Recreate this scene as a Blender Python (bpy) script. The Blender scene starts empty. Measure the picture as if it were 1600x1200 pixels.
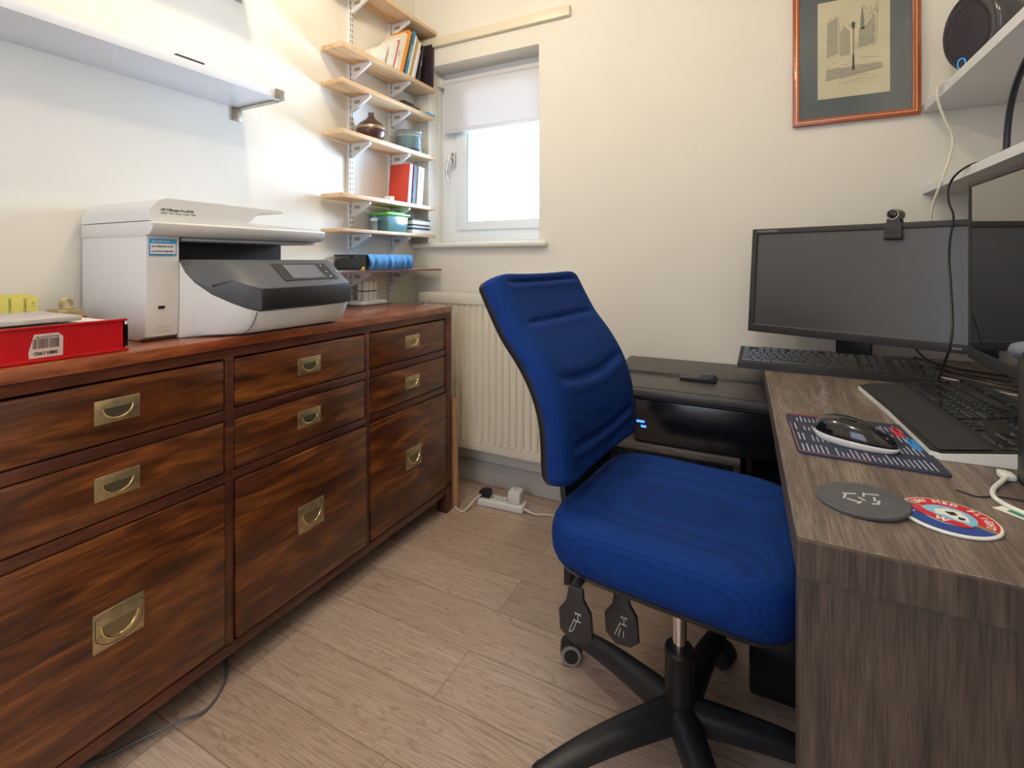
import bpy, bmesh, math, random
from mathutils import Vector, Matrix
random.seed(7)
sc = bpy.context.scene
PI = math.pi

# ---------------------------------------------------------------- camera, world, lights, exposure
cd = bpy.data.cameras.new('camera'); cam = bpy.data.objects.new('camera', cd); sc.collection.objects.link(cam)
cd.sensor_fit = 'HORIZONTAL'; cd.sensor_width = 36.0; cd.lens = 36.0 * 770 / 1600
cd.shift_y = -(600 - 407) / 1600.0; cd.clip_start = 0.02
cam.location = (0, 0, 1.05); cam.rotation_euler = (math.radians(90), 0, math.atan2(.4537, .8912))
sc.camera = cam

w = bpy.data.worlds.new('world'); sc.world = w; w.use_nodes = True
bg = w.node_tree.nodes['Background']; bg.inputs[0].default_value = (.72, .86, 1, 1); bg.inputs[1].default_value = 12.0
sc.view_settings.view_transform = 'Standard'; sc.view_settings.look = 'None'
sc.view_settings.gamma = 1.0; sc.view_settings.exposure = 0.30; sc.view_settings.use_curve_mapping = False

def light(name, kind, loc, energy, col, size=.1, rot=(0, 0, 0), sy=None):
    l = bpy.data.lights.new(name, kind); o = bpy.data.objects.new(name, l); sc.collection.objects.link(o)
    o.location = loc; o.rotation_euler = rot; l.energy = energy; l.color = col
    if kind == 'AREA':
        l.size = size
        if sy: l.shape = 'RECTANGLE'; l.size_y = sy
    else: l.shadow_soft_size = size
    return o
# two bulbs of the ceiling fitting, daylight at the window, added bluish fill behind the camera in place of its flash
light('ceiling_bulb', 'POINT', (-.93, 1.00, 2.33), 12.5, (1, .86, .63), .035)
light('ceiling_bulb_far', 'POINT', (-.15, .35, 2.33), 12, (1, .86, .64), .06)
light('window_daylight', 'AREA', (-1.13, 2.33, 1.42), 21, (.42, .64, 1), .36, (math.radians(90), 0, math.radians(180)), .36)
light('camera_flash_fill', 'AREA', (-.55, -1.10, 1.45), 12, (.70, .78, 1), 1.0, (math.radians(90), 0, math.radians(12)), 1.4)

# ---------------------------------------------------------------- helpers
class G:
    def __init__(s): s.bm = bmesh.new()
    def add(s, verts, faces, mi=0):
        vs = [s.bm.verts.new(v) for v in verts]
        for f in faces:
            try: s.bm.faces.new([vs[i] for i in f]).material_index = mi
            except ValueError: pass
        return s
    def join(s, b, mx=None, mi=0):
        b.verts.index_update(); vs = [s.bm.verts.new((mx @ v.co) if mx else v.co) for v in b.verts]
        for f in b.faces:
            n = s.bm.faces.new([vs[v.index] for v in f.verts]); n.material_index = mi
        b.free(); return s
    def box(s, x0, x1, y0, y1, z0, z1, r=0, seg=2, mx=None, mi=0):
        b = bmesh.new(); bmesh.ops.create_cube(b, size=1)
        for v in b.verts:
            v.co = Vector(((x0 + x1) / 2 + v.co.x * (x1 - x0), (y0 + y1) / 2 + v.co.y * (y1 - y0), (z0 + z1) / 2 + v.co.z * (z1 - z0)))
        if r > 0: bmesh.ops.bevel(b, geom=b.edges[:], offset=r, segments=seg, profile=.5, affect='EDGES')
        return s.join(b, mx, mi)
    def ring(s, a0, a1, b0, b1, wl, wr, wb, wt, lo, hi, r=0, mx=None, mi=0, axis='y'):
        O = [(a0, b0), (a1, b0), (a1, b1), (a0, b1)]; I = [(a0 + wl, b0 + wb), (a1 - wr, b0 + wb), (a1 - wr, b1 - wt), (a0 + wl, b1 - wt)]
        def P(p, h): return {'z': (p[0], p[1], h), 'y': (p[0], h, p[1]), 'x': (h, p[0], p[1])}[axis]
        b = bmesh.new(); V = [[b.verts.new(P(p, h)) for p in q] for q, h in ((O, lo), (I, lo), (O, hi), (I, hi))]
        for i in range(4):
            j = (i + 1) % 4
            b.faces.new([V[0][i], V[0][j], V[1][j], V[1][i]]); b.faces.new([V[2][i], V[2][j], V[3][j], V[3][i]])
            b.faces.new([V[0][i], V[0][j], V[2][j], V[2][i]]); b.faces.new([V[1][i], V[1][j], V[3][j], V[3][i]])
        bmesh.ops.recalc_face_normals(b, faces=b.faces[:])
        if r > 0:
            bmesh.ops.bevel(b, geom=[e for e in b.edges if abs(e.calc_face_angle(0)) > .5], offset=r, segments=2, profile=.5, affect='EDGES')
        return s.join(b, mx, mi)
    def prism(s, poly, lo, hi, axis='z', r=0, seg=2, mx=None, mi=0, caps=True):
        """poly in the two remaining axes (order x,y / x,z / y,z)"""
        def P(p, h):
            return {'z': (p[0], p[1], h), 'y': (p[0], h, p[1]), 'x': (h, p[0], p[1])}[axis]
        b = bmesh.new(); n = len(poly)
        A = [b.verts.new(P(p, lo)) for p in poly]; B = [b.verts.new(P(p, hi)) for p in poly]
        for i in range(n): b.faces.new([A[i], A[(i + 1) % n], B[(i + 1) % n], B[i]])
        if caps: b.faces.new(A[::-1]); b.faces.new(B)
        bmesh.ops.recalc_face_normals(b, faces=b.faces[:])
        if r > 0:
            ed = [e for e in b.edges if (e.verts[0] in A) == (e.verts[1] in A)]
            bmesh.ops.bevel(b, geom=ed, offset=r, segments=seg, profile=.5, affect='EDGES')
        return s.join(b, mx, mi)
    def tube(s, pts, r, n=10, mi=0, flat=1.0, closed=False):
        pts = [Vector(p) for p in pts]; m = len(pts)
        rs = r if isinstance(r, (list, tuple)) else [r] * m
        rings = []; up = None
        for i, p in enumerate(pts):
            if closed: t = (pts[(i + 1) % m] - pts[i - 1])
            else: t = (pts[min(i + 1, m - 1)] - pts[max(i - 1, 0)])
            t.normalize()
            if up is None:
                up = Vector((0, 0, 1)) if abs(t.z) < .9 else Vector((1, 0, 0))
            u = (up - t * up.dot(t)).normalized(); v = t.cross(u); up = u
            rings.append([p + u * math.cos(2 * PI * k / n) * rs[i] * flat + v * math.sin(2 * PI * k / n) * rs[i] for k in range(n)])
        vs = [q for R in rings for q in R]; fs = []
        for i in range(m if closed else m - 1):
            j = (i + 1) % m
            for k in range(n): fs.append((i * n + k, i * n + (k + 1) % n, j * n + (k + 1) % n, j * n + k))
        if not closed: fs.append(tuple(range(n))[::-1]); fs.append(tuple((m - 1) * n + k for k in range(n)))
        return s.add(vs, fs, mi)
    def cyl(s, a, b, r, n=24, mi=0, r1=None): return s.tube([a, b], [r, r if r1 is None else r1], n, mi)
    def lathe(s, prof, mx=None, n=32, mi=0):
        vs = []; fs = []
        for (r, z) in prof:
            for k in range(n):
                a = 2 * PI * k / n; v = Vector((r * math.cos(a), r * math.sin(a), z)); vs.append(mx @ v if mx else v)
        for i in range(len(prof) - 1):
            for k in range(n): fs.append((i * n + k, i * n + (k + 1) % n, (i + 1) * n + (k + 1) % n, (i + 1) * n + k))
        fs.append(tuple(range(n))[::-1]); fs.append(tuple((len(prof) - 1) * n + k for k in range(n)))
        return s.add(vs, fs, mi)
    def grid(s, fn, nu, nv, mi=0):
        vs = [fn(i / nu, j / nv) for j in range(nv + 1) for i in range(nu + 1)]
        fs = [(j * (nu + 1) + i, j * (nu + 1) + i + 1, (j + 1) * (nu + 1) + i + 1, (j + 1) * (nu + 1) + i) for j in range(nv) for i in range(nu)]
        return s.add(vs, fs, mi)

WM = {}
def smoothpath(pts, sub=6):
    P = [Vector(p) for p in pts]; out = []
    for i in range(len(P) - 1):
        a = P[max(i - 1, 0)]; b = P[i]; c = P[i + 1]; d = P[min(i + 2, len(P) - 1)]
        for k in range(sub):
            t = k / sub
            out.append(.5 * ((2 * b) + (c - a) * t + (2 * a - 5 * b + 4 * c - d) * t * t + (3 * b - a - 3 * c + d) * t ** 3))
    out.append(P[-1]); return out
def tag(o, label=None, cat=None, group=None, kind=None):
    if label: o['label'] = label
    if cat: o['category'] = cat
    if group: o['group'] = group
    if kind: o['kind'] = kind
    return o
def thing(name, label, cat, loc=(0, 0, 0), rz=0, group=None):
    o = bpy.data.objects.new(name, None); sc.collection.objects.link(o)
    o.empty_display_size = .05; o.location = loc; o.rotation_euler = (0, 0, rz)
    WM[o] = Matrix.Translation(loc) @ Matrix.Rotation(rz, 4, 'Z')
    return tag(o, label, cat, group)
def root_of(o):
    while o.parent: o = o.parent
    return o
def mk(name, me, mat, parent=None, world=True, sharp=40, smooth=True):
    if parent is not None and world and root_of(parent) in WM: me.transform(WM[root_of(parent)].inverted())
    for m in (mat if isinstance(mat, (list, tuple)) else [mat]): me.materials.append(m)
    if smooth:
        me.polygons.foreach_set('use_smooth', [True] * len(me.polygons)); me.set_sharp_from_angle(angle=math.radians(sharp))
    o = bpy.data.objects.new(name, me); sc.collection.objects.link(o)
    if parent is not None: o.parent = parent
    return o
def part(name, g, mat, parent=None, world=True, sharp=40, label=None, smooth=True, recalc=True):
    me = bpy.data.meshes.new(name)
    if recalc: bmesh.ops.recalc_face_normals(g.bm, faces=g.bm.faces[:])
    g.bm.to_mesh(me); g.bm.free()
    o = mk(name, me, mat, parent, world, sharp, smooth)
    if label: o['label'] = label
    return o
def frame(o, right, up):
    r = Vector(right).normalized(); u = Vector(up).normalized(); n = r.cross(u)
    m = Matrix((r, u, n)).transposed().to_4x4(); m.translation = Vector(o); return m
def text_mesh(body, size, fr, align='LEFT', ext=.0001, bold=0):
    c = bpy.data.curves.new('t', 'FONT'); c.body = body; c.size = size; c.extrude = ext; c.align_x = align; c.align_y = 'CENTER'; c.offset = bold
    o = bpy.data.objects.new('t', c); sc.collection.objects.link(o)
    bpy.context.view_layer.update()
    me = bpy.data.meshes.new_from_object(o.evaluated_get(bpy.context.evaluated_depsgraph_get()))
    bpy.data.objects.remove(o); me.materials.clear(); me.transform(fr); return me
def text(body, size, fr, mat, parent, name='lettering', world=True, **k):
    return mk(name, text_mesh(body, size, fr, **k), mat, parent, world, smooth=False)
def texts(items, mat, parent, name='lettering', world=True):
    b = bmesh.new()
    for it in items:
        body, size, fr = it[:3]; k = it[3] if len(it) > 3 else {}
        me = text_mesh(body, size, fr, **k); b.from_mesh(me); bpy.data.meshes.remove(me)
    me = bpy.data.meshes.new(name); b.to_mesh(me); b.free()
    return mk(name, me, mat, parent, world, smooth=False)
def copy_tree(o, parent=None):
    c = o.copy(); sc.collection.objects.link(c)
    if parent: c.parent = parent
    for ch in list(o.children): copy_tree(ch, c)
    return c

# ---------------------------------------------------------------- materials
def mat(name, col, rough=.5, metal=0., spec=.5, noise=0., nscale=20., bump=0., bscale=200., stretch=(1, 1, 1), coat=0., trans=0., emis=None, alpha=1., sheen=0.):
    m = bpy.data.materials.new(name); m.use_nodes = True; nt = m.node_tree; b = nt.nodes['Principled BSDF']
    b.inputs['Base Color'].default_value = (*col, 1); b.inputs['Roughness'].default_value = rough
    b.inputs['Metallic'].default_value = metal; b.inputs['Specular IOR Level'].default_value = spec
    b.inputs['Coat Weight'].default_value = coat; b.inputs['Transmission Weight'].default_value = trans
    b.inputs['Alpha'].default_value = alpha; b.inputs['Sheen Weight'].default_value = sheen
    if emis: b.inputs['Emission Color'].default_value = (*emis[0], 1); b.inputs['Emission Strength'].default_value = emis[1]
    if noise or bump:
        tc = nt.nodes.new('ShaderNodeTexCoord'); mp = nt.nodes.new('ShaderNodeMapping'); mp.inputs['Scale'].default_value = stretch
        nt.links.new(tc.outputs['Object'], mp.inputs[0])
    if noise:
        n = nt.nodes.new('ShaderNodeTexNoise'); n.inputs['Scale'].default_value = nscale; n.inputs['Detail'].default_value = 5
        nt.links.new(mp.outputs[0], n.inputs['Vector'])
        r = nt.nodes.new('ShaderNodeValToRGB'); e = r.color_ramp.elements
        e[0].position = .3; e[1].position = .7
        e[0].color = (*[c * (1 - noise) for c in col], 1); e[1].color = (*[min(1, c * (1 + noise)) for c in col], 1)
        nt.links.new(n.outputs[0], r.inputs[0]); nt.links.new(r.outputs[0], b.inputs['Base Color'])
    if bump:
        n = nt.nodes.new('ShaderNodeTexNoise'); n.inputs['Scale'].default_value = bscale
        nt.links.new(mp.outputs[0], n.inputs['Vector'])
        k = nt.nodes.new('ShaderNodeBump'); k.inputs['Strength'].default_value = bump; k.inputs['Distance'].default_value = .002
        nt.links.new(n.outputs[0], k.inputs['Height']); nt.links.new(k.outputs[0], b.inputs['Normal'])
    return m
def wood(name, cols, stretch, scale=4., rough=.4, fine=.35, fstretch=None, coat=0., dist=1.2, bump=.05, spec=.5):
    m = mat(name, cols[1], rough, coat=coat, spec=spec); nt = m.node_tree; b = nt.nodes['Principled BSDF']; N = nt.nodes.new; L = nt.links.new
    tc = N('ShaderNodeTexCoord'); mp = N('ShaderNodeMapping'); mp.inputs['Scale'].default_value = stretch; L(tc.outputs['Object'], mp.inputs[0])
    n = N('ShaderNodeTexNoise'); n.inputs['Scale'].default_value = scale; n.inputs['Detail'].default_value = 6; n.inputs['Distortion'].default_value = dist
    L(mp.outputs[0], n.inputs['Vector'])
    r = N('ShaderNodeValToRGB'); e = r.color_ramp.elements
    e[0].position = .28; e[1].position = .72; e[0].color = (*cols[0], 1); e[1].color = (*cols[2], 1)
    k = e.new(.5); k.color = (*cols[1], 1); L(n.outputs[0], r.inputs[0])
    mp2 = N('ShaderNodeMapping'); mp2.inputs['Scale'].default_value = fstretch or [s * 6 for s in stretch]; L(tc.outputs['Object'], mp2.inputs[0])
    n2 = N('ShaderNodeTexNoise'); n2.inputs['Scale'].default_value = scale * 2; n2.inputs['Detail'].default_value = 4; L(mp2.outputs[0], n2.inputs['Vector'])
    r2 = N('ShaderNodeValToRGB'); r2.color_ramp.elements[0].position = .35; r2.color_ramp.elements[1].position = .6
    r2.color_ramp.elements[0].color = (1 - fine, 1 - fine, 1 - fine, 1); L(n2.outputs[0], r2.inputs[0])
    mx = N('ShaderNodeMix'); mx.data_type = 'RGBA'; mx.blend_type = 'MULTIPLY'; mx.inputs[0].default_value = 1
    L(r.outputs[0], mx.inputs[6]); L(r2.outputs[0], mx.inputs[7]); L(mx.outputs[2], b.inputs['Base Color'])
    bp = N('ShaderNodeBump'); bp.inputs['Strength'].default_value = bump; bp.inputs['Distance'].default_value = .002
    L(n2.outputs[0], bp.inputs['Height']); L(bp.outputs[0], b.inputs['Normal'])
    return m

M_wall = mat('wall_paint', (.80, .76, .67), .75, spec=.25, bump=.12, bscale=260, noise=.015, nscale=3)
M_ceil = mat('ceiling_paint', (.85, .83, .77), .8)
M_white = mat('white_paint', (.80, .78, .70), .4)
M_upvc = mat('white_upvc', (.82, .85, .86), .3)
M_mahog = wood('dark_mahogany', [(.036, .010, .005), (.135, .037, .009), (.30, .098, .018)], (3.0, 1.3, 8), 3.2, .32, .45, (14, 3, 60), coat=.25)
M_mahog2 = wood('dark_mahogany_frame', [(.045, .013, .008), (.10, .027, .012), (.17, .048, .018)], (3, .8, 6), 3, .35, .4, (14, 3, 60), coat=.2)
M_mtop = wood('mahogany_top', [(.16, .035, .012), (.27, .065, .02), (.40, .12, .035)], (6, .8, 3), 3, .25, .3, (50, 3, 14), coat=.4)
M_pine = wood('pine', [(.58, .36, .18), (.70, .47, .26), (.78, .57, .34)], (10, .8, 10), 3, .5, .15)
M_plank = wood('tan_board', [(.34, .17, .08), (.42, .22, .1), (.5, .28, .13)], (8, 8, .8), 3, .5, .2)
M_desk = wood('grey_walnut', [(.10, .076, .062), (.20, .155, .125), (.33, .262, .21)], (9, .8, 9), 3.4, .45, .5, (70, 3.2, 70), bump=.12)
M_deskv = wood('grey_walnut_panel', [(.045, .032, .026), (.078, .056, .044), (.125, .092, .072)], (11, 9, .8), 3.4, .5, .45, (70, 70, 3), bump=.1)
M_brass = mat('aged_brass', (.50, .40, .22), .38, metal=.85, noise=.2, nscale=60)
M_brassd = mat('brass_dish', (.30, .25, .14), .3, metal=.85)
M_brassl = mat('polished_brass', (.85, .68, .36), .2, metal=1)
M_prwhite = mat('printer_white', (.72, .70, .66), .45, bump=.03, bscale=500)
M_prgrey = mat('printer_grey', (.45, .45, .47), .45)
M_prdark = mat('printer_charcoal', (.075, .078, .085), .38, bump=.04, bscale=600)
M_prblack = mat('printer_black', (.02, .02, .022), .35)
M_black = mat('black_plastic', (.015, .015, .016), .4, noise=.1, nscale=40)
M_blackm = mat('matt_black', (.02, .02, .021), .6, bump=.05, bscale=400)
M_gloss = mat('gloss_black', (.008, .008, .010), .06, spec=.7)
M_screen = mat('screen_matt', (.042, .040, .043), .30, spec=.9, bump=.02, bscale=900)
M_mirror = mat('screen_gloss', (.012, .012, .014), .03, spec=1.0, coat=1.0)
M_shelfw = mat('white_laminate', (.74, .74, .76), .35, noise=.01)
M_steel = mat('brushed_steel', (.42, .38, .32), .4, metal=.9)
M_chrome = mat('chrome', (.75, .72, .70), .12, metal=1)
M_cream = mat('cream_gloss', (.78, .70, .53), .35)
M_rad = mat('radiator_enamel', (.80, .74, .60), .35)
M_bracket = mat('bracket_white', (.80, .79, .76), .4)
M_slot = mat('slot_dark', (.03, .03, .035), .7)
M_red = mat('red_card', (.50, .004, .008), .35, noise=.05)
M_paper = mat('paper', (.80, .77, .68), .8, noise=.04, nscale=30)
M_paperg = mat('grey_paper', (.50, .45, .41), .8, noise=.05, nscale=30)
M_label = mat('label_pinkish', (.66, .50, .44), .6)
M_yellow = mat('yellow_note', (.80, .76, .18), .8)
M_ink = mat('ink', (.02, .02, .02), .7)
M_wcable = mat('white_cable', (.72, .67, .55), .45)
M_plugw = mat('white_plastic', (.80, .77, .72), .35)
M_blk_rub = mat('rubber_black', (.018, .018, .02), .7)
M_chairp = mat('chair_plastic', (.022, .022, .026), .36, bump=.25, bscale=700)
M_blue = mat('royal_blue', (.01, .05, .40), .6)
M_tealcase = mat('blue_padded_cloth', (.003, .15, .36), .75, bump=.3, bscale=300, sheen=.3)
M_gold = mat('gold_zip', (.75, .50, .10), .3, metal=1)
M_orange = mat('orange_cover', (.85, .28, .02), .5)
M_teal = mat('teal_cover', (.02, .22, .34), .5)
M_redbk = mat('brick_red_cover', (.62, .06, .03), .45)
M_card = mat('brown_card', (.48, .33, .16), .7)
M_ledb = mat('blue_led', (.01, .05, .9), .4, emis=((.02, .08, 1), 6))
M_green = mat('green_lid', (.18, .62, .06), .4)
M_aqua = mat('aqua_clear_plastic', (.25, .55, .55), .2, trans=.6, alpha=.9)
M_clear = mat('clear_plastic', (.80, .88, .92), .12, trans=.85)
M_discs = mat('disc_stack', (.05, .22, .26), .15, metal=.6)
M_vase = mat('brown_ceramic', (.06, .022, .018), .28, noise=.2, nscale=30)
M_vband = mat('bronze_band', (.38, .28, .18), .3, metal=.6)
M_frame = mat('picture_frame_wood', (.38, .075, .018), .3, coat=.3, noise=.2, nscale=30, stretch=(1, 1, 4))
M_gilt = mat('gilt_line', (.75, .6, .3), .3, metal=.8)
M_matb = mat('grey_green_mount', (.15, .18, .18), .8)
M_art = mat('old_paper', (.88, .79, .52), .8, noise=.06, nscale=12)
M_penc = mat('pencil_grey', (.33, .31, .24), .9); M_pencl = mat('pencil_wash', (.56, .51, .35), .9); M_pencd = mat('ink_brown', (.10, .075, .05), .9)
M_padtop = mat('dark_navy_pad', (.022, .028, .06), .75)
M_padred = mat('pad_red', (.55, .02, .03), .7); M_padblue = mat('pad_blue', (.02, .25, .65), .7); M_padtx = mat('pad_text', (.45, .48, .58), .8)
M_slate = mat('slate_rubber', (.075, .078, .085), .65, noise=.15, nscale=60)
M_chalk = mat('pale_print', (.5, .5, .5), .8)
M_cred = mat('coaster_red', (.60, .02, .03), .5); M_cblue = mat('coaster_blue', (.02, .06, .26), .5)
M_cwhite = mat('coaster_white', (.80, .78, .70), .5); M_clblue = mat('coaster_light_blue', (.22, .50, .72), .5)
M_greyknob = mat('grey_rubber', (.13, .145, .18), .5)
M_sky = mat('stick_label_blue', (.02, .30, .60), .5)
M_key = mat('key_dark', (.026, .024, .022), .2, noise=.15, nscale=50)
M_key2 = mat('key_black', (.012, .012, .013), .12, spec=.8)
M_seal = mat('window_seal', (.01, .22, .20), .5)

def fabric():
    m = mat('blue_mesh_fabric', (.006, .045, .23), .8, spec=.2); nt = m.node_tree; b = nt.nodes['Principled BSDF']; N = nt.nodes.new; L = nt.links.new
    tc = N('ShaderNodeTexCoord')
    v = N('ShaderNodeTexVoronoi'); v.inputs['Scale'].default_value = 260; v.inputs['Randomness'].default_value = .15; L(tc.outputs['Object'], v.inputs['Vector'])
    r = N('ShaderNodeValToRGB'); e = r.color_ramp.elements; e[0].position = .2; e[1].position = .75
    e[0].color = (.004, .043, .24, 1); e[1].color = (.002, .020, .12, 1)
    L(v.outputs['Distance'], r.inputs[0]); L(r.outputs[0], b.inputs['Base Color'])
    k = N('ShaderNodeBump'); k.inputs['Strength'].default_value = .2; k.inputs['Distance'].default_value = .0008; k.invert = True
    L(v.outputs['Distance'], k.inputs['Height']); L(k.outputs[0], b.inputs['Normal']); return m
M_fab = fabric()
def floor_mat():
    m = mat('pale_oak_laminate', (.5, .36, .22), .33, spec=.75); nt = m.node_tree; b = nt.nodes['Principled BSDF']; N = nt.nodes.new; L = nt.links.new
    tc = N('ShaderNodeTexCoord'); mp = N('ShaderNodeMapping'); mp.inputs['Location'].default_value = (.705, -.806 + .1625 * 8, 0); L(tc.outputs['Object'], mp.inputs[0])
    br = N('ShaderNodeTexBrick'); br.inputs['Scale'].default_value = 1; br.inputs['Brick Width'].default_value = 1.28; br.inputs['Row Height'].default_value = .1625
    br.inputs['Mortar Size'].default_value = .0009; br.inputs['Mortar Smooth'].default_value = .3; br.offset = .37; br.offset_frequency = 2
    br.inputs['Color1'].default_value = (0, 0, 0, 1); br.inputs['Color2'].default_value = (1, 1, 1, 1); br.inputs['Mortar'].default_value = (.5, .5, .5, 1)
    L(mp.outputs[0], br.inputs['Vector'])
    rnd = N('ShaderNodeVectorMath'); rnd.operation = 'SCALE'; rnd.inputs['Scale'].default_value = 7.3; L(br.outputs['Color'], rnd.inputs[0])
    ad = N('ShaderNodeVectorMath'); L(tc.outputs['Object'], ad.inputs[0]); L(rnd.outputs[0], ad.inputs[1])
    m1 = N('ShaderNodeMapping'); m1.inputs['Scale'].default_value = (1.3, 9, 1); L(ad.outputs[0], m1.inputs[0])
    n1 = N('ShaderNodeTexNoise'); n1.inputs['Scale'].default_value = 2.2; n1.inputs['Detail'].default_value = 3; n1.inputs['Distortion'].default_value = .8; L(m1.outputs[0], n1.inputs['Vector'])
    # contour lines of the broad noise read as cathedral grain
    w1 = N('ShaderNodeMath'); w1.operation = 'MULTIPLY'; w1.inputs[1].default_value = 11; L(n1.outputs[0], w1.inputs[0])
    fr = N('ShaderNodeMath'); fr.operation = 'FRACT'; L(w1.outputs[0], fr.inputs[0])
    rg = N('ShaderNodeValToRGB'); e = rg.color_ramp.elements; e[0].position = 0; e[0].color = (.72, .67, .62, 1); e[1].position = .30; e[1].color = (1, 1, 1, 1)
    k = e.new(1.0); k.color = (.93, .92, .90, 1); L(fr.outputs[0], rg.inputs[0])
    m2 = N('ShaderNodeMapping'); m2.inputs['Scale'].default_value = (3, 110, 1); L(ad.outputs[0], m2.inputs[0])
    n2 = N('ShaderNodeTexNoise'); n2.inputs['Scale'].default_value = 2.5; n2.inputs['Detail'].default_value = 5; L(m2.outputs[0], n2.inputs['Vector'])
    r2 = N('ShaderNodeValToRGB'); e = r2.color_ramp.elements; e[0].position = .35; e[0].color = (.50, .365, .275, 1); e[1].position = .65; e[1].color = (.68, .53, .42, 1); L(n2.outputs[0], r2.inputs[0])
    x1 = N('ShaderNodeMix'); x1.data_type = 'RGBA'; x1.blend_type = 'MULTIPLY'; x1.inputs[0].default_value = 1; L(r2.outputs[0], x1.inputs[6]); L(rg.outputs[0], x1.inputs[7])
    rp = N('ShaderNodeValToRGB'); e = rp.color_ramp.elements; e[0].color = (.80, .77, .74, 1); e[1].color = (1.0, 1.0, 1.0, 1); L(br.outputs['Color'], rp.inputs[0])
    x2 = N('ShaderNodeMix'); x2.data_type = 'RGBA'; x2.blend_type = 'MULTIPLY'; x2.inputs[0].default_value = 1; L(x1.outputs[2], x2.inputs[6]); L(rp.outputs[0], x2.inputs[7])
    x3 = N('ShaderNodeMix'); x3.data_type = 'RGBA'; L(br.outputs['Fac'], x3.inputs[0]); L(x2.outputs[2], x3.inputs[6]); x3.inputs[7].default_value = (.14, .09, .05, 1)
    L(x3.outputs[2], b.inputs['Base Color'])
    bp = N('ShaderNodeBump'); bp.inputs['Strength'].default_value = .035; bp.inputs['Distance'].default_value = .001; L(n2.outputs[0], bp.inputs['Height']); L(bp.outputs[0], b.inputs['Normal'])
    return m
M_floor = floor_mat()
def glassy(name, tint=(1, 1, 1), refl=.5):
    m = bpy.data.materials.new(name); m.use_nodes = True; nt = m.node_tree; N = nt.nodes.new; L = nt.links.new
    nt.nodes.remove(nt.nodes['Principled BSDF']); out = nt.nodes['Material Output']
    t = N('ShaderNodeBsdfTransparent'); t.inputs[0].default_value = (*tint, 1); g = N('ShaderNodeBsdfGlossy'); g.inputs['Roughness'].default_value = .03
    f = N('ShaderNodeFresnel'); f.inputs[0].default_value = 1.5; mx = N('ShaderNodeMixShader'); L(f.outputs[0], mx.inputs[0]); L(t.outputs[0], mx.inputs[1]); L(g.outputs[0], mx.inputs[2]); L(mx.outputs[0], out.inputs[0]); return m
M_glass = glassy('window_glass'); M_pglass = glassy('picture_glass')
def blind_mat():
    m = bpy.data.materials.new('blind_fabric'); m.use_nodes = True; nt = m.node_tree; N = nt.nodes.new; L = nt.links.new
    nt.nodes.remove(nt.nodes['Principled BSDF']); out = nt.nodes['Material Output']
    d = N('ShaderNodeBsdfDiffuse'); d.inputs[0].default_value = (.80, .79, .80, 1); t = N('ShaderNodeBsdfTranslucent'); t.inputs[0].default_value = (.70, .72, .76, 1)
    mx = N('ShaderNodeMixShader'); mx.inputs[0].default_value = .22; L(d.outputs[0], mx.inputs[1]); L(t.outputs[0], mx.inputs[2]); L(mx.outputs[0], out.inputs[0]); return m
M_blind = blind_mat()

# ---------------------------------------------------------------- room shell
XL, XR, YB, YF, ZC = -1.587, .72, 2.02, -1.25, 2.42
def struct(name, g, m, sharp=40, label=None):
    o = part(name, g, m, None, sharp=sharp); o['kind'] = 'structure'
    return o
struct('floor', G().box(XL - .1, XR + .1, YF - .1, YB + .3, -.05, 0), M_floor)
struct('ceiling', G().box(XL - .1, XR + .1, YF - .1, YB + .3, ZC, ZC + .05), M_ceil)
struct('wall_left', G().box(XL - .1, XL, YF - .1, YB + .3, 0, ZC), M_wall)
struct('wall_right', G().box(XR, XR + .1, YF - .1, YB + .3, 0, ZC), M_wall)
struct('wall_front', G().box(XL, XR, YF - .1, YF, 0, ZC), M_wall)
WX0, WX1, WZ0, WZ1 = -1.50, -.893, 1.125, 2.02
g = G(); T = YB + .28
g.box(XL, WX0, YB, T, 0, ZC).box(WX1, XR, YB, T, 0, ZC).box(WX0, WX1, YB, T, WZ1, ZC).box(WX0, WX1, YB, T, 0, WZ0)
struct('wall_back', g, M_wall)
struct('baseboard_back', G().box(XL, XR, YB - .014, YB, 0, .10, .003), mat('skirting_paint', (.62, .59, .53), .45))
struct('baseboard_left', G().box(XL, XL + .014, YF, YB - .014, 0, .10, .003), M_white)
struct('baseboard_right', G().box(XR - .014, XR, YF, YB - .014, 0, .10, .003), M_white)
# sill board
g = G().box(WX0 - .11 + .025, WX1 + .045, YB - .035, YB + .13, 1.112, 1.138, .011, 4)
struct('trim_1', g, M_white)
# window: frame, sash, glass
FY = YB + .125
g = G().ring(WX0 - .01, WX1 + .05, 1.130, WZ1 + .01, .102, .05, .080, .07, FY, FY + .07, .003)
win = struct('window_1', g, M_upvc)
a, b_, c, d = -1.408, WX1 + .03, 1.205, WZ1 - .05
g = G().ring(a, b_, c, d, .066, .075, .043, .05, FY - .013, FY + .052, .005)
part('sash', g, M_upvc, win)
g = G().ring(a + .0655, b_ - .0745, c + .0425, d - .0495, .0035, .003, .002, .003, FY - .010, FY - .004)
part('seal', g, M_seal, win)
part('pane', G().box(a + .06, b_ - .07, FY + .012, FY + .018, c + .04, d - .045), M_glass, win)
hx = -1.424
g = G().box(hx - .012, hx + .012, FY - .024, FY - .012, 1.535, 1.605, .004)
g.tube([(hx, FY - .02, 1.58), (hx, FY - .05, 1.58)], .009, 12)
g.tube(smoothpath([(hx, FY - .048, 1.586), (hx - .004, FY - .055, 1.56), (hx - .012, FY - .058, 1.52), (hx - .014, FY - .05, 1.48), (hx - .010, FY - .045, 1.455)]), .0075, 10)
part('handle', g, M_chrome, win)

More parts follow.
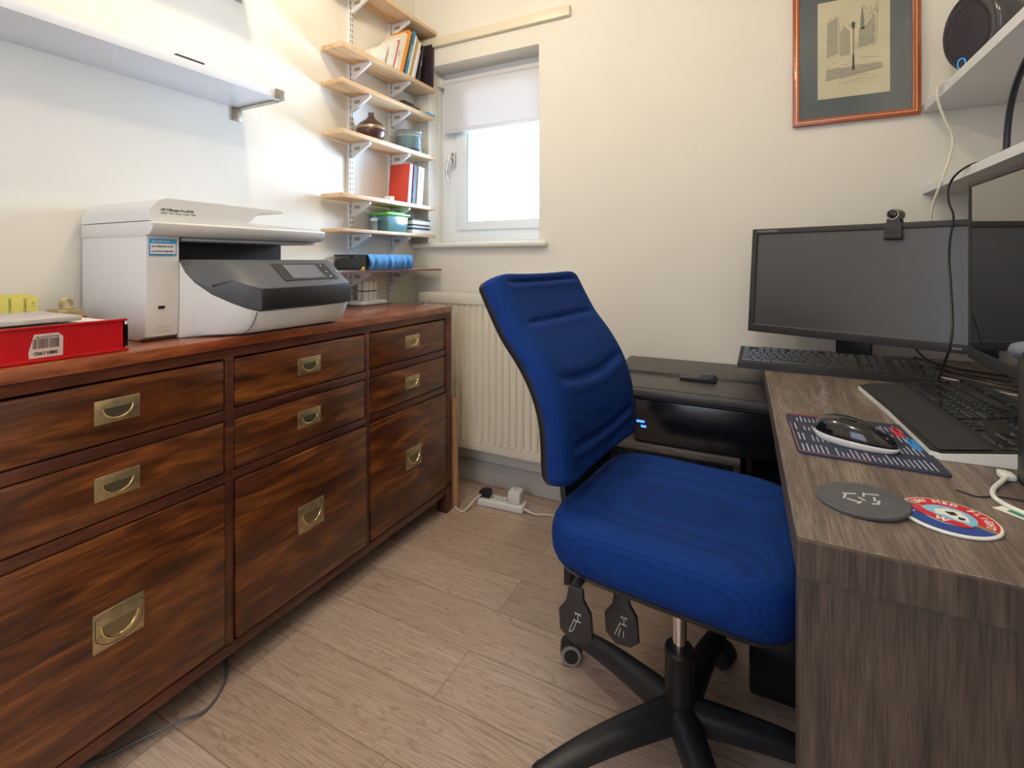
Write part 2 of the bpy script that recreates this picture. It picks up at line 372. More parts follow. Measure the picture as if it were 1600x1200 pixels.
# roller blind
t = thing('roller_blind', 'white roller blind half lowered over the window', 'blind', ((WX0 + WX1) / 2, YB + .09, 1.70))
part('fabric', G().box(WX0 + .035, WX1 - .006, YB + .086, YB + .088, 1.715, 1.965), M_blind, t)
part('roller', G().cyl((WX0 + .03, YB + .095, 1.965), (WX1 - .004, YB + .095, 1.965), .016, 20), M_blind, t)
part('bottom_bar', G().box(WX0 + .035, WX1 - .006, YB + .082, YB + .092, 1.700, 1.722, .004), M_blind, t)
g = G().lathe([(.022, -.006), (.026, 0), (.022, .006)], frame((WX0 + .024, YB + .095, 1.965), (0, 1, 0), (0, 0, 1)), 20)
g.box(WX0 + .002, WX0 + .016, YB + .07, YB + .12, 1.945, 1.99, .003)
part('bracket', g, M_plugw, t)
pts = [(WX0 + .022, YB + .070, 1.96 - i * .014) for i in range(62)]
g = G()
for i, p in enumerate(pts):
    g.tube([(p[0], p[1] - (.05 if p[2] < 1.16 else 0) - (i * .0004), p[2] - .0025), (p[0], p[1] - (.05 if p[2] < 1.16 else 0) - (i * .0004), p[2] + .0025)], .0022, 5)
g.tube([(p[0], p[1] - (.05 if p[2] < 1.16 else 0) - (i * .0004), p[2]) for i, p in enumerate(pts)], .0008, 4)
part('bead_chain', g, M_plugw, t)

# batten above the window
o = part('wooden_batten', G().box(XL + .002, -.742, YB - .022, YB, 2.108, 2.152, .002), M_cream); tag(o, 'long cream painted batten fixed to the wall above the window', 'batten')

# ---------------------------------------------------------------- radiator
rx0, rx1, ry, rz0, rz1 = -1.466, -.70, 1.905, .19, .90
t = thing('radiator', 'cream panel radiator with vertical flutes under the window', 'radiator', ((rx0 + rx1) / 2, 1.95, 0))
poly = []; x = rx0 + .012; n = int((rx1 - rx0 - .024) / .0335); st = (rx1 - rx0 - .024) / n
for i in range(n):
    poly += [(x, ry + .012), (x + st * .28, ry + .012), (x + st * .42, ry), (x + st * .86, ry)]; x += st
poly += [(rx1 - .012, ry + .012), (rx1 - .012, ry + .022), (rx0 + .012, ry + .022)]
g = G().prism(poly, rz0 + .045, rz1 - .055, 'z')
g.box(rx0, rx1, ry + .006, ry + .022, rz0, rz0 + .047, .005).box(rx0 + .004, rx1 - .004, ry + .006, ry + .022, rz1 - .057, rz1 - .03, .003)
part('panel', g, M_rad, t, sharp=30)
g = G().box(rx0 - .004, rx1 + .004, ry - .002, ry + .008, rz1 - .05, rz1, .002)
for i in range(30):
    xx = rx0 + .02 + i * (rx1 - rx0 - .05) / 29
    g.box(xx, xx + .014, ry + .008, YB - .032, rz1 - .006, rz1)
g.box(rx0 - .004, rx1 + .004, YB - .034, YB - .026, rz1 - .05, rz1, .002)
part('top_grille', g, M_rad, t)
part('side_panel', G().box(rx0 - .004, rx0 + .002, ry, YB - .026, rz0 + .03, rz1, .001), M_rad, t)
part('side_panel', G().box(rx1 - .002, rx1 + .004, ry, YB - .026, rz0 + .03, rz1, .001), M_rad, t)
for xx in (rx0 + .1, rx1 - .13): part('wall_bracket', G().box(xx, xx + .03, ry + .02, YB, rz0 + .1, rz1 - .1), M_rad, t)
part('pipe', G().tube([(rx1 - .03, 1.95, 0), (rx1 - .03, 1.95, rz0 + .04)], .008, 12), M_chrome, t)
o = part('wooden_board', G().prism([(1.752, 0), (1.766, 0), (1.745, .47), (1.739, .47)], -1.232, -1.150, 'x', .001), M_plank)
tag(o, 'narrow tan wooden board leaning against the end of the dresser', 'board')

# ---------------------------------------------------------------- campaign chest of drawers
dx0, dx1 = -1.583, -1.168; dy0, dy1 = .255, 1.735
ch = thing('sideboard', 'long dark reddish wooden chest of drawers with brass recessed handles', 'chest of drawers', ((dx0 + dx1) / 2, (dy0 + dy1) / 2, 0))
part('top', G().box(dx0, dx1 + .002, dy0 - .002, dy1 + .002, .834, .860, .003), M_mtop, ch)
g = G()
F0 = dx1 - .022
g.box(dx0, dx1, dy0, dy0 + .038, 0, .834, .002).box(dx0, dx1, dy1 - .038, dy1, .11, .834, .002)
g.box(dx1 - .05, dx1, dy1 - .038, dy1, 0, .12, .002).box(dx0, dx0 + .05, dy1 - .038, dy1, 0, .12, .002)
g.box(dx0 + .001, dx0 + .015, dy0 + .03, dy1 - .03, .085, .834)
g.box(dx0 + .01, dx1 - .003, dy0 + .037, dy1 - .037, .077, .105, .001)
g.box(F0, dx1 - .003, dy0 + .037, dy1 - .037, .811, .835)
DIV = [(.756, .777), (1.233, 1.250)]
COL = [(dy0 + .038, .756), (.777, 1.233), (1.250, dy1 - .038)]
ROW = [(.108, .506, 1), (.529, .658, 0), (.682, .808, 0)]
for a, b_ in DIV: g.box(dx0 + .01, dx1 - .003, a, b_, .10, .812, .001)
for (a, b_) in COL: g.box(F0, dx1 - .0035, a, b_, .506, .529, .001).box(F0, dx1 - .0035, a, b_, .658, .682, .001).box(dx0 + .01, F0 - .03, a, b_, .107, .82)
part('carcass', g, M_mahog2, ch)
def flush_handle(y, z, X, wy, hz, big):
    g = G(); g.box(X - .002, X + .0022, y - wy / 2, y + wy / 2, z - hz / 2, z + hz / 2, .0015, 2, mi=0)
    R = .40 * min(hz, wy) * (.95 if big else 1.0); ry_ = R * (1.12 if big else 1.38)
    # dish: D shaped, flat side up
    pl = [(y + ry_ * 1.0 * math.cos(a), z + .35 * R + R * 1.15 * math.sin(a)) for a in [PI + PI * k / 16 for k in range(17)]]
    g.prism(pl, X + .0018, X + .0026, 'x', mi=1)
    g.tube([(X + .0032, p[0], p[1]) for p in pl], .0016 if not big else .0024, 8, mi=2)
    if big:
        for sgn in (-1, 1):
            g.box(X + .002, X + .0026, y + sgn * ry_ * 1.28 - .0006, y + sgn * ry_ * 1.28 + .0006, z - .2 * R, z + .95 * R, mi=3)
            g.box(X + .002, X + .0026, min(y + sgn * ry_ * .95, y + sgn * ry_ * 1.28), max(y + sgn * ry_ * .95, y + sgn * ry_ * 1.28), z + .95 * R - .0008, z + .95 * R, mi=3)
        g.tube([(X + .0024, y + ry_ * 1.28 * math.cos(a), z - .2 * R + R * .95 * math.sin(a)) for a in [PI + PI * k / 12 for k in range(13)]], .0006, 4, mi=3)
    return g
for ci, (a, b_) in enumerate(COL):
    for (z0, z1, big) in ROW:
        fx = dx1 + (.004 if big and ci == 1 else .0015 if big else -.004)
        g = G().box(fx - .02, fx, a + .003, b_ - .003, z0 + .003, z1 - .003, .003, 2)
        if not big: g.box(fx - .3, fx - .018, a + .01, b_ - .01, z0 + .01, z1 - .02)
        d = part('drawer', g, M_mahog, ch)
        hy = (a + b_) / 2 + (.006 if ci != 1 else .002)
        if big: part('handle', flush_handle(hy, .315, fx, .090, .076, True), [M_brass, M_brassd, M_brassl, M_slot], d, label='large brass flush handle')
        else: part('handle', flush_handle(hy, (z0 + z1) / 2 + .002, fx, .080, .048, False), [M_brass, M_brassd, M_brassl, M_slot], d)

# cable on the floor under the chest
pts = [(-1.30, .86, .004), (-1.254, .814, .004), (-1.19, .765, .004), (-1.155, .70, .004), (-1.165, .64, .02), (-1.209, .578, .01), (-1.242, .523, .004), (-1.32, .46, .004)]
o = part('floor_cable', G().tube(smoothpath(pts, 8), .0035, 8), mat('grey_cable', (.12, .12, .13), .4)); tag(o, 'dark grey cable looping out on the floor under the chest of drawers', 'cable')

# ---------------------------------------------------------------- left white shelves
def wall_shelf(name, label, z):
    t = thing(name, label, 'shelf', (-1.48, .45, z))
    part('board', G().box(XL, -1.378, -.55, 1.08, z, z + .025, .001), M_shelfw, t)
    part('end_bracket', G().box(XL, -1.374, 1.0802, 1.0835, z - .001, z + .004).box(-1.378, -1.3745, 1.05, 1.0835, z - .002, z + .030, .001)
         .box(XL, XL + .004, 1.045, 1.081, z - .045, z, .001).box(XL, -1.40, 1.0625, 1.0825, z - .004, z - .001)
         .lathe([(.006, 0), (.005, .003)], frame((XL + .004, 1.063, z - .03), (0, 1, 0), (0, 0, 1)), 14), M_steel, t)
    return t
wall_shelf('wall_shelf', 'long white wall shelf with steel end bracket above the white printer', 1.566)
wall_shelf('wall_shelf', 'upper long white wall shelf over the left wall', 1.972)
o = part('slim_box', G().box(-1.45, -1.385, .76, .835, 1.5915, 1.600, .002), M_blackm); tag(o, 'slim black box lying on the long white shelf above the printer', 'box')

# ---------------------------------------------------------------- adjustable shelving by the window
UY = [1.571, 1.828]
for i, y in enumerate(UY):
    g = G().box(XL, XL + .014, y - .0125, y + .0125, .862 if i == 0 else .862, 2.40, .001)
    k = .90
    t = thing('shelf_upright', ['white slotted upright holding the pine shelves, nearer the printer', 'white slotted upright holding the pine shelves, nearer the window'][i], 'upright', (XL, y, .862), group=None)
    part('rail', g, M_bracket, t)
    g = G(); z = .90
    while z < 2.38:
        for s in (-.005, .005): g.box(XL + .0138, XL + .0146, y + s - .0014, y + s + .0014, z, z + .014)
        z += .0235
    part('slots', g, M_slot, t)
SH = [('topmost pine shelf, near the ceiling', 2.186, .018, .140, 1.40), ('pine shelf full of leaning books', 1.905, .020, .132, 1.406), ('pine shelf with a black box and a blue card', 1.764, .018, .132, 1.406),
      ('pine shelf carrying the brown vase and the disc tub', 1.566, .018, .134, 1.406), ('pine shelf carrying the red folder', 1.316, .018, .134, 1.406),
      ('pine shelf carrying the green lidded box', 1.177, .014, .134, 1.406), ('thin dark edged shelf carrying the blue zip case', 1.009, .007, .185, 1.33)]
nm = ['topmost shelf', 'shelf of books', 'blue card shelf', 'brown vase shelf', 'red folder shelf', 'green lidded box shelf', 'blue zip case shelf']
proto = None
for si, (lab, z, th, dp, y0) in enumerate(SH):
    yend = YB - .003 if si < 6 else YB - .03
    g = G().box(XL + .0145, XL + dp, y0, yend, z - th, z, .0015)
    o = part('shelf_board', g, M_pine if si < 6 else [M_shelfw]); tag(o, lab, 'shelf', None)
    if si == 6:
        e = part('edging', G().box(XL + dp, XL + dp + .002, y0, yend, z - th, z + .0005), mat('dark_edging', (.16, .05, .04), .5)); e.parent = o
    for ui, y in enumerate(UY):
        if proto is None:
            proto = thing('shelf_bracket', 'x', 'bracket', (XL + .0148, 0, 0))
            X0 = XL + .0148
            part('arm', G().prism([(X0, 0), (XL + .118, 0), (XL + .122, -.006), (XL + .112, -.014), (X0 + .010, -.058), (X0, -.060)], -.0012, .0012, 'y').box(X0, XL + .120, -.006, .006, -.0015, -.0002).prism([(X0 + .008, -.058), (X0 + .010, -.062), (XL + .122, -.012), (XL + .122, -.004), (XL + .118, -.010)], -.005, .005, 'y'), M_bracket, proto)
            part('price_label', G().box(X0 + .018, X0 + .050, -.0018, -.0014, -.028, -.014), mat('bracket_print', (.42, .33, .24), .6), proto)
            b = proto
        else: b = copy_tree(proto)
        b.location = (XL + .0148, y, z - th)
        b['label'] = 'white bracket under the %s, on the upright nearer the %s' % (nm[si], 'printer' if ui == 0 else 'window')
        b['group'] = 'brackets of the wall shelving'

# ---- books and things on the shelves
def book(name, y, z, w, h, dpt, cover, lab, lean=0, ttl=None, xf=-1.462, title_mat=None, cat='book', grp=None, page=M_paper, open_spine=False):
    """book standing on a shelf with its spine towards the room; lean in radians tips its top towards the window"""
    t = thing(name, lab, cat, (xf - dpt / 2, y, z), group=grp)
    mx = Matrix.Translation((0, y, z)) @ Matrix.Rotation(-lean, 4, 'X') @ Matrix.Translation((0, 0, 0))
    g = G().box(xf - dpt, xf, 0, .0022, 0, h, .0005, 1, mx).box(xf - dpt, xf, w - .0022, w, 0, h, .0005, 1, mx)
    if not open_spine: g.box(xf - .002, xf + .001, 0, w, 0, h, .0008, 1, mx)
    part('cover', g, cover, t)
    part('pages', G().box(xf - dpt + .004, xf - (.0025 if not open_spine else .004), .002, w - .002, .003, h - .004, 0, 1, mx), page, t)
    if ttl:
        fr = mx @ frame((xf + .0014, w / 2, h * .5), (0, 0, -1), (0, 1, 0))
        text(ttl, w * .6, fr, title_mat or M_ink, t, align='CENTER')
    return t
zb = 1.906
gb = 'books leaning on the book shelf'
o = part('fanned_leaflets', G().prism([(1.605, zb), (1.662, zb), (1.690, zb + .090), (1.675, zb + .092), (1.65, zb + .078), (1.625, zb + .045)], -1.56, -1.47, 'x', .001), M_paper)
tag(o, 'pale curled bundle of leaflets at the near end of the book shelf', 'leaflets')
lilac = mat('lilac_cover', (.55, .5, .66), .6); plum = mat('dark_plum', (.035, .018, .03), .5)
BK = [('paperback', .015, .118, .11, M_paper, 'thin cream booklet leaning first among the books', None, None), ('paperback', .012, .135, .11, M_paper, 'thin white booklet leaning second among the books', None, None),
      ('paperback', .007, .145, .11, M_redbk, 'thin red spined book leaning between white booklets', None, None), ('paperback', .018, .165, .115, M_paper, 'white spined book beside the thin red one', 'GUIDE', None),
      ('hardback', .018, .200, .12, M_cream, 'cream covered book leaning against the orange one', None, None), ('hardback', .021, .225, .125, M_orange, 'tall book with a bright orange spine', None, None),
      ('hardback', .008, .212, .12, M_blackm, 'thin black book between the orange and teal ones', None, None), ('hardback', .018, .235, .125, M_teal, 'tall book with a teal spine and pale title', 'THE HANDBOOK', M_paper),
      ('paperback', .011, .218, .12, M_paper, 'white spined book right of the teal one', None, None), ('card_file', .018, .208, .12, M_card, 'brown card file leaning among the books', None, None),
      ('paperback', .016, .198, .115, M_paper, 'white floppy book beside the brown card file', None, None)]
yb = 1.676; ln_ = .30
for (nme, w_, h_, d_, m_, lab_, tt_, tm_) in BK:
    book(nme, yb, zb, w_, h_, d_, m_, lab_, ln_, tt_, title_mat=tm_, grp=gb, cat='file' if nme == 'card_file' else 'book'); yb += w_ / math.cos(ln_) + .0008
book('paperback', yb + .001, zb, .007, .160, .115, lilac, 'small lilac tinted booklet near the black books', .29, grp=gb)
book('hardback', yb + .030, zb, .014, .185, .12, M_blackm, 'black book with white marks, leftmost of the black ones', .20, 'NOTES', title_mat=M_paper, grp=gb)
book('hardback', 1.990, zb, .020, .215, .125, plum, 'tall black book at the window end of the shelf', .02, grp=gb)
# black box and blue card
t = thing('film_box', 'small black box lying on the pine shelf above the disc tub', 'box', (-1.50, 1.87, 1.765))
part('case', G().box(-1.56, -1.475, 1.80, 1.875, 1.7645, 1.792, .003), M_black, t); part('lens', G().box(-1.54, -1.480, 1.876, 1.925, 1.7645, 1.786, .004), M_blackm, t)
o = part('blue_card', G().box(-1.53, -1.452, 1.945, 2.012, 1.7645, 1.772, .001), mat('cyan_card', (.06, .40, .62), .4)); tag(o, 'bright blue card at the window end of a pine shelf', 'card')
# vase
t = thing('ceramic_vase', 'round brown bottle necked vase with a bronze band', 'vase', (-1.515, 1.625, 1.567))
t_m = Matrix.Translation((-1.512, 1.625, 1.567))
part('body', G().lathe([(.030, 0), (.048, .006), (.058, .022), (.062, .038), (.060, .050), (.0595, .0505), (.0585, .060), (.050, .072), (.034, .084), (.020, .095), (.013, .106), (.012, .118), (.0125, .121), (.008, .121), (.008, .09)], t_m, 40), M_vase, t)
part('band', G().lathe([(.0615, .046), (.0618, .050), (.0605, .058), (.0585, .060)], t_m, 40), M_vband, t)
# disc tub
t = thing('disc_tub', 'clear round tub of discs with a teal tint near the window', 'tub', (-1.515, 1.885, 1.567)); m4 = Matrix.Translation((-1.517, 1.89, 1.567))
part('base', G().lathe([(.062, 0), (.064, .004), (.064, .010), (.060, .012)], m4, 36), M_black, t)
part('cover', G().lathe([(.060, .012), (.060, .085), (.063, .088), (.064, .098), (.060, .101)], m4, 36), M_clear, t)
part('discs', G().lathe([(.056, .013), (.056, .072)], m4, 36), M_discs, t)
# folder shelf
t = thing('tape_roll', 'small white roll of tape beside the red folder', 'tape', (-1.49, 1.71, 1.317))
part('tape', G().lathe([(.022, 0), (.022, .018), (.012, .018), (.012, 0)], Matrix.Translation((-1.49, 1.715, 1.317)), 28), M_plugw, t)
part('core', G().lathe([(.0118, .001), (.0118, .017), (.010, .017), (.010, .001)], Matrix.Translation((-1.49, 1.715, 1.317)), 28), M_card, t)
def folder(name, lab, x0, x1, y0, w, h, cover, cat='folder', extra=None, lean=.10):
    t = thing(name, lab, cat, ((x0 + x1) / 2, y0, 1.317)); mx = Matrix.Translation((0, y0, 1.317)) @ Matrix.Rotation(-lean, 4, 'X')
    part('cover', G().box(x0, x1, 0, .003, 0, h, .001, 1, mx).box(x0, x1, w - .003, w, 0, h, .001, 1, mx).box(x1 - .003, x1, .001, w - .001, 0, h, .001, 1, mx), cover, t)
    part('pages', G().box(x0 + .004, x1 - .004, .003, w - .003, .004, h - .006, 0, 1, mx), M_paper, t)
    if extra: extra(t, mx)
    return t
folder('red_folder', 'brick red folder standing on the pine shelf', -1.572, -1.455, 1.80, .024, .185, M_redbk)
folder('black_folder', 'black folder standing between the red folder and the pale binder', -1.57, -1.458, 1.835, .026, .185, M_blackm)
def binder_label(t, mx): part('spine_label', G().box(-1.456, -1.4555, .010, .022, .11, .16, 0, 1, mx), M_penc, t)
folder('pale_binder', 'grey white binder standing nearest the window', -1.57, -1.456, 1.870, .042, .182, mat('pale_grey_board', (.66, .62, .60), .6), 'binder', binder_label)
# green lidded box and papers
t = thing('storage_box', 'clear box with a bright green lid on the pine shelf', 'box', (-1.50, 1.75, 1.178))
g = G(); g.prism([(1.690, 1.178), (1.815, 1.178), (1.825, 1.252), (1.680, 1.252)], -1.565, -1.470, 'x', .004)
part('tub', g, M_aqua, t); part('lid', G().box(-1.572, -1.462, 1.672, 1.833, 1.252, 1.262, .004).box(-1.56, -1.475, 1.70, 1.81, 1.262, 1.268, .003), M_green, t)
part('contents', G().box(-1.560, -1.476, 1.695, 1.81, 1.182, 1.232, .003), mat('grey_contents', (.10, .14, .16), .7), t)
t = thing('small_jar', 'small clear jar left of the green lidded box', 'jar', (-1.52, 1.655, 1.178)); part('glass', G().lathe([(.014, 0), (.015, .03), (.012, .045)], Matrix.Translation((-1.52, 1.652, 1.178)), 20), M_clear, t); part('lid', G().lathe([(.0155, .045), (.0155, .056)], Matrix.Translation((-1.52, 1.652, 1.178)), 20), M_plugw, t)
z = 1.1782
for i, (h, m, lab) in enumerate([(.020, M_paperg, 'grey edged pad at the bottom of the small stack'), (.006, M_blackm, 'thin black notebook in the small stack'), (.012, mat('slate_blue', (.12, .16, .25), .6), 'slate blue notebook in the middle of the small stack'), (.006, M_blackm, 'black notebook under the white pad'), (.018, M_paper, 'white pad near the top of the small stack'), (.008, mat('dark_green', (.04, .12, .09), .6), 'dark green notebook on top of the small stack')]):
    jx = random.uniform(-.004, .004)
    t = thing('notebook', lab + ' by the window', 'notebook', (-1.51, 1.92, z), group='small stack of notebooks by the window')
    part('cover', G().box(-1.565 + jx, -1.462 + jx, 1.848, 1.99 + jx * 2, z, z + .0015).box(-1.565 + jx, -1.462 + jx, 1.848, 1.99 + jx * 2, z + h - .0015, z + h - .0002), m, t)
    part('pages', G().box(-1.563 + jx, -1.464 + jx, 1.850, 1.988 + jx * 2, z + .0016, z + h - .0016), M_paper if i % 2 == 0 else M_blackm, t); z += h
# blue zip case
t = thing('zip_case', 'blue and black zipped case lying on the thin shelf', 'case', (-1.48, 1.62, 1.01))
g = G(); N_ = 40
def casef(u, v):
    y = 1.487 + u * .275; a = v * PI
    return (-1.402 + .012 * math.sin(a) + .0035 * math.sin(u * 43) * math.sin(a) * (.5 + .5 * math.sin(u * 17)), y, 1.011 + v * .064)
g.grid(casef, N_, 10)
g.box(-1.575, -1.403, 1.487, 1.762, 1.068, 1.0745, .003).box(-1.575, -1.403, 1.487, 1.762, 1.0105, 1.016, .003)
part('shell', g, M_tealcase, t, recalc=False)
g = G().prism([(-1.575, 1.0165), (-1.404, 1.0165), (-1.404, 1.068), (-1.49, 1.062), (-1.575, 1.05)], 1.478, 1.755, 'y', .004)
g.box(-1.578, -1.402, 1.480, 1.4868, 1.0105, 1.016, .002).box(-1.578, -1.402, 1.478, 1.4868, 1.066, 1.0735, .002)
part('gusset', g, M_blackm, t, label='black fabric gusset')
part('zip_pull', G().box(-1.414, -1.404, 1.462, 1.478, 1.0105, 1.016, .001).box(-1.406, -1.400, 1.458, 1.47, 1.0105, 1.024, .001), M_gold, t)

# bottles on the chest
t = thing('adaptor_tray', 'low white plastic tray on top of the chest beside the shelf upright', 'tray', (-1.53, 1.63, .861))
part('body', G().box(-1.565, -1.488, 1.545, 1.70, .8605, .878, .005), M_plugw, t)
bp = None
for i in range(6):
    x = -1.54 + .028 * (i // 3); y = 1.590 + .0265 * (i % 3)
    if bp is None:
        bp = thing('sample_bottle', 'x', 'bottle', (x, y, .8785)); mx = Matrix.Translation((x, y, .8785))
        part('body', G().lathe([(.011, 0), (.0125, .003), (.0125, .038), (.0125, .0385)], mx, 20), M_plugw, bp)
        part('collar', G().lathe([(.0128, .0385), (.0128, .043)], mx, 20), M_black, bp)
        part('cap', G().lathe([(.0132, .043), (.0132, .078), (.011, .081)], mx, 20), M_plugw, bp)
        b = bp
    else: b = copy_tree(bp); b.location = (x, y, .8785)
    b['label'] = 'small white bottle in the two rows standing on the white tray'; b['group'] = 'white bottles on the tray'

# ---------------------------------------------------------------- white printer on the chest
zp = .861
P = thing('printer', 'white all in one office printer with charcoal control panel', 'printer', (-1.40, .88, zp))
PY0, PY1 = .628, 1.125
g = G()
g.box(-1.565, -1.285, PY0 + .004, PY1 - .01, zp, 1.045, .012, 3)                     # lower body
g.prism([(-1.565, zp), (-1.30, zp), (-1.272, zp + .01), (-1.266, .95), (-1.266, 1.1075), (-1.565, 1.1075)], PY0 + .001, .702, 'y', .003)   # left cheek
g.box(-1.564, -1.425, PY0 + .01, PY1 - .02, 1.04, 1.12, .004)
part('body', g, M_prwhite, P)
part('output_bay', G().box(-1.427, -1.420, .698, PY1 - .02, 1.042, 1.106).box(-1.42, -1.285, .699, PY1 - .03, 1.044, 1.0475), M_prblack, P)
# scanner slab with rounded nose
g = G().prism([(-1.567, 1.108), (-1.30, 1.104), (-1.252, 1.110), (-1.238, 1.122), (-1.236, 1.136), (-1.242, 1.141), (-1.567, 1.141)], PY0, PY1, 'y', .002)
part('scanner_bed', g, M_prwhite, P)
part('scanner_underside', G().box(-1.41, -1.27, .71, PY1 - .012, 1.098, 1.1055, .003), M_prgrey, P, label='grey plastic underside above the paper tray')
g = G().prism([(PY0, 1.1425), (PY0 + .004, 1.168), (.650, 1.190), (.668, 1.197), (.70, 1.197), (.97, 1.1935), (.985, 1.190), (.985, 1.1865), (.93, 1.183), (.90, 1.176), (.885, 1.160), (.87, 1.152), (PY1 - .005, 1.147), (PY1, 1.1425)], -1.566, -1.256, 'x')
part('lid', g, M_prwhite, P)
# control console: lofted white tray door below, charcoal console above
ST = [.7025, .712, .725, .745, .770, .790, .812, 1.0, 1.09, 1.112, 1.12]
OF = [.005, .05, .16, .40, .70, .88, .98, 1.0, 1.0, .93, .80]
SPL = [1.046, 1.02, .995, .966, .943, .930, .922, .922, .925, .926, .926]
XB, XF = -1.2665, -1.112
def loft(prof):
    n = len(prof(0)); vs = []; fs = []
    for i in range(len(ST)):
        for (x, z) in prof(i): vs.append((x, ST[i], z))
    for i in range(len(ST) - 1):
        for k in range(n): fs.append((i * n + k, i * n + (k + 1) % n, (i + 1) * n + (k + 1) % n, (i + 1) * n + k))
    fs.append(tuple(range(n))); fs.append(tuple((len(ST) - 1) * n + k for k in range(n))[::-1]); return vs, fs
def fx(o, d=0): return XB + (XF - XB + d) * o
def lower(i):
    o, s = OF[i], SPL[i]
    return [(XB - .01, zp + .001), (fx(o, -.075), zp + .001), (fx(o, -.045), zp + .006), (fx(o, -.028), zp + .018), (fx(o, -.006), s - .002), (fx(o, -.006), s), (XB - .01, s)]
v_, f_ = loft(lower); part('front_cover', G().add(v_, f_), M_prwhite, P, sharp=35)
def upper(i):
    o, s = OF[i], SPL[i]; top = 1.052
    return [(XB - .012, s + .001), (fx(o, -.004), s + .001), (fx(o, 0), s + .004), (fx(o, 0), s + (.980 - .922 if s < .95 else max(.004, .983 - s))), (fx(o, -.01), max(s + .006, .990)), (XB + (XF - XB) * o * .42, top - .004), (XB + (XF - XB) * o * .36, top), (XB - .012, top)]
v_, f_ = loft(upper); con = part('control_console', G().add(v_, f_), M_prdark, P, sharp=30, label='charcoal control console')
part('paper_slot', G().box(XF - .02, XF + .0012, .815, 1.108, .926, .979, .002), M_prblack, P)
# touch screen on the sloping face
a0 = Vector((fx(1, -.01), 0, .990)); a1 = Vector((XB + (XF - XB) * .42, 0, 1.048)); upv = (a1 - a0).normalized(); nrm = Vector((upv.z, 0, -upv.x))
def onface(y, t, h=.0): q = a0 + upv * t + nrm * h; return (q.x, y, q.z)
def panel(y0, y1, t0, t1, h):
    vs = [onface(y0, t0, -.002), onface(y1, t0, -.002), onface(y1, t1, -.002), onface(y0, t1, -.002), onface(y0, t0, h), onface(y1, t0, h), onface(y1, t1, h), onface(y0, t1, h)]
    return vs, [(0, 1, 2, 3), (4, 5, 6, 7), (0, 1, 5, 4), (1, 2, 6, 5), (2, 3, 7, 6), (3, 0, 4, 7)]
LT = (a1 - a0).length
part('touch_panel', G().add(*panel(.895, 1.075, LT * .10, LT * .86, .0012)), M_prblack, P)
part('screen', G().add(*panel(.925, 1.035, LT * .18, LT * .80, .0018)), mat('grey_glass', (.16, .16, .18), .15), P)
g = G()
for (y, t) in ((1.055, .75), (1.055, .45), (1.055, .22), (1.095, .45)): g.add(*panel(y - .003, y + .003, LT * t - .002, LT * t + .002, .0021))
part('icon', g, M_chalk, P)
# tray door seam, slots, buttons
part('door_seam', G().tube(smoothpath([(fx(.95, -.004), .8065, .921), (fx(.95, -.014), .804, .895), (fx(.95, -.028), .800, .876), (fx(.95, -.05), .796, .864)]), .0009, 6), M_slot, P)
part('usb_port', G().box(-1.2680, -1.2655, .655, .669, .936, .943), M_prblack, P)
g = G().tube([(-1.2685, .658 + .011 * math.cos(a) + (.012 if math.cos(a) > 0 else -.0), .8885 + .0055 * math.sin(a)) for a in [2 * PI * k / 24 for k in range(24)]], .0005, 5, closed=True)
part('power_button', g, M_prgrey, P)
RY, UZ = (0, 1, 0), (0, 0, 1)
text('HP OfficeJet Pro 8720', .0082, frame((-1.2555, .655, 1.1695), RY, UZ), M_ink, P, 'model_lettering', bold=.0002)
text('PRINT   FAX   SCAN   COPY   WEB', .0052, frame((-1.2555, .655, 1.1615), RY, UZ), M_ink, P, 'function_lettering')
s = part('sticker', G().box(-1.2648, -1.2632, .634, .694, 1.062, 1.101, .0006), M_sky, P, label='blue and white supplier sticker')
q = part('sticker_panel', G().box(-1.2633, -1.2627, .6365, .6915, 1.0655, 1.0895), M_plugw, s)
texts([('Re-order from:', .0065, frame((-1.2626, .639, 1.0950), RY, UZ), {'bold': .0001})], M_plugw, s)
text('cartridgesave.co.uk', .0062, frame((-1.2623, .6385, 1.0835), RY, UZ), M_ink, s, 'web_lettering', bold=.0001)
text('or call 0161 968 5994', .0054, frame((-1.2623, .6385, 1.0715), RY, UZ), M_ink, s, 'phone_lettering', bold=.0001)

# ---------------------------------------------------------------- red box, papers, notes
t = thing('red_box_file', 'open red card box file with a barcode label, full of papers', 'box file', (-1.27, .40, .861))
x0, x1, y0, y1 = -1.36, -1.198, .20, .555
g = G().box(x0, x1, y0, y1, .861, .8635).box(x1 - .003, x1, y0, y1, .861, .925).box(x0, x0 + .003, y0, y1, .861, .925).box(x0, x1, y1 - .003, y1, .861, .922).box(x0, x1, y0, y0 + .003, .861, .922)
g.box(x1 - .002, x1 + .004, y0, y1 + .006, .861, .8665, .001).box(x1 - .003, x1 + .003, y0, y1 + .004, .9235, .928, .001)
part('tray', g, M_red, t)
lb = part('label', G().prism([(.403, .869), (.452, .869), (.4525, .905), (.445, .913), (.410, .913), (.402, .880)], x1 - .0005, x1 + .0006, 'x'), M_label, t, label='pinkish white barcode label')
g = G(); y = .408; random.seed(3)
while y < .446:
    ww = random.choice([.0004, .0006, .0010, .0014]); g.box(x1 + .0004, x1 + .0009, y, y + ww, .886, .904); y += ww + random.choice([.0005, .0008, .0012])
part('barcode', g, M_ink, lb)
text('08811/RD', .0085, frame((x1 + .001, .444, .8775), (0, -1, 0), (0, 0, -1)), M_ink, lb, 'code_lettering', bold=.0002)
text('5010254770198', .0052, frame((x1 + .001, .4465, .9075), (0, -1, 0), (0, 0, -1)), M_ink, lb, 'number_lettering')
random.seed(11)
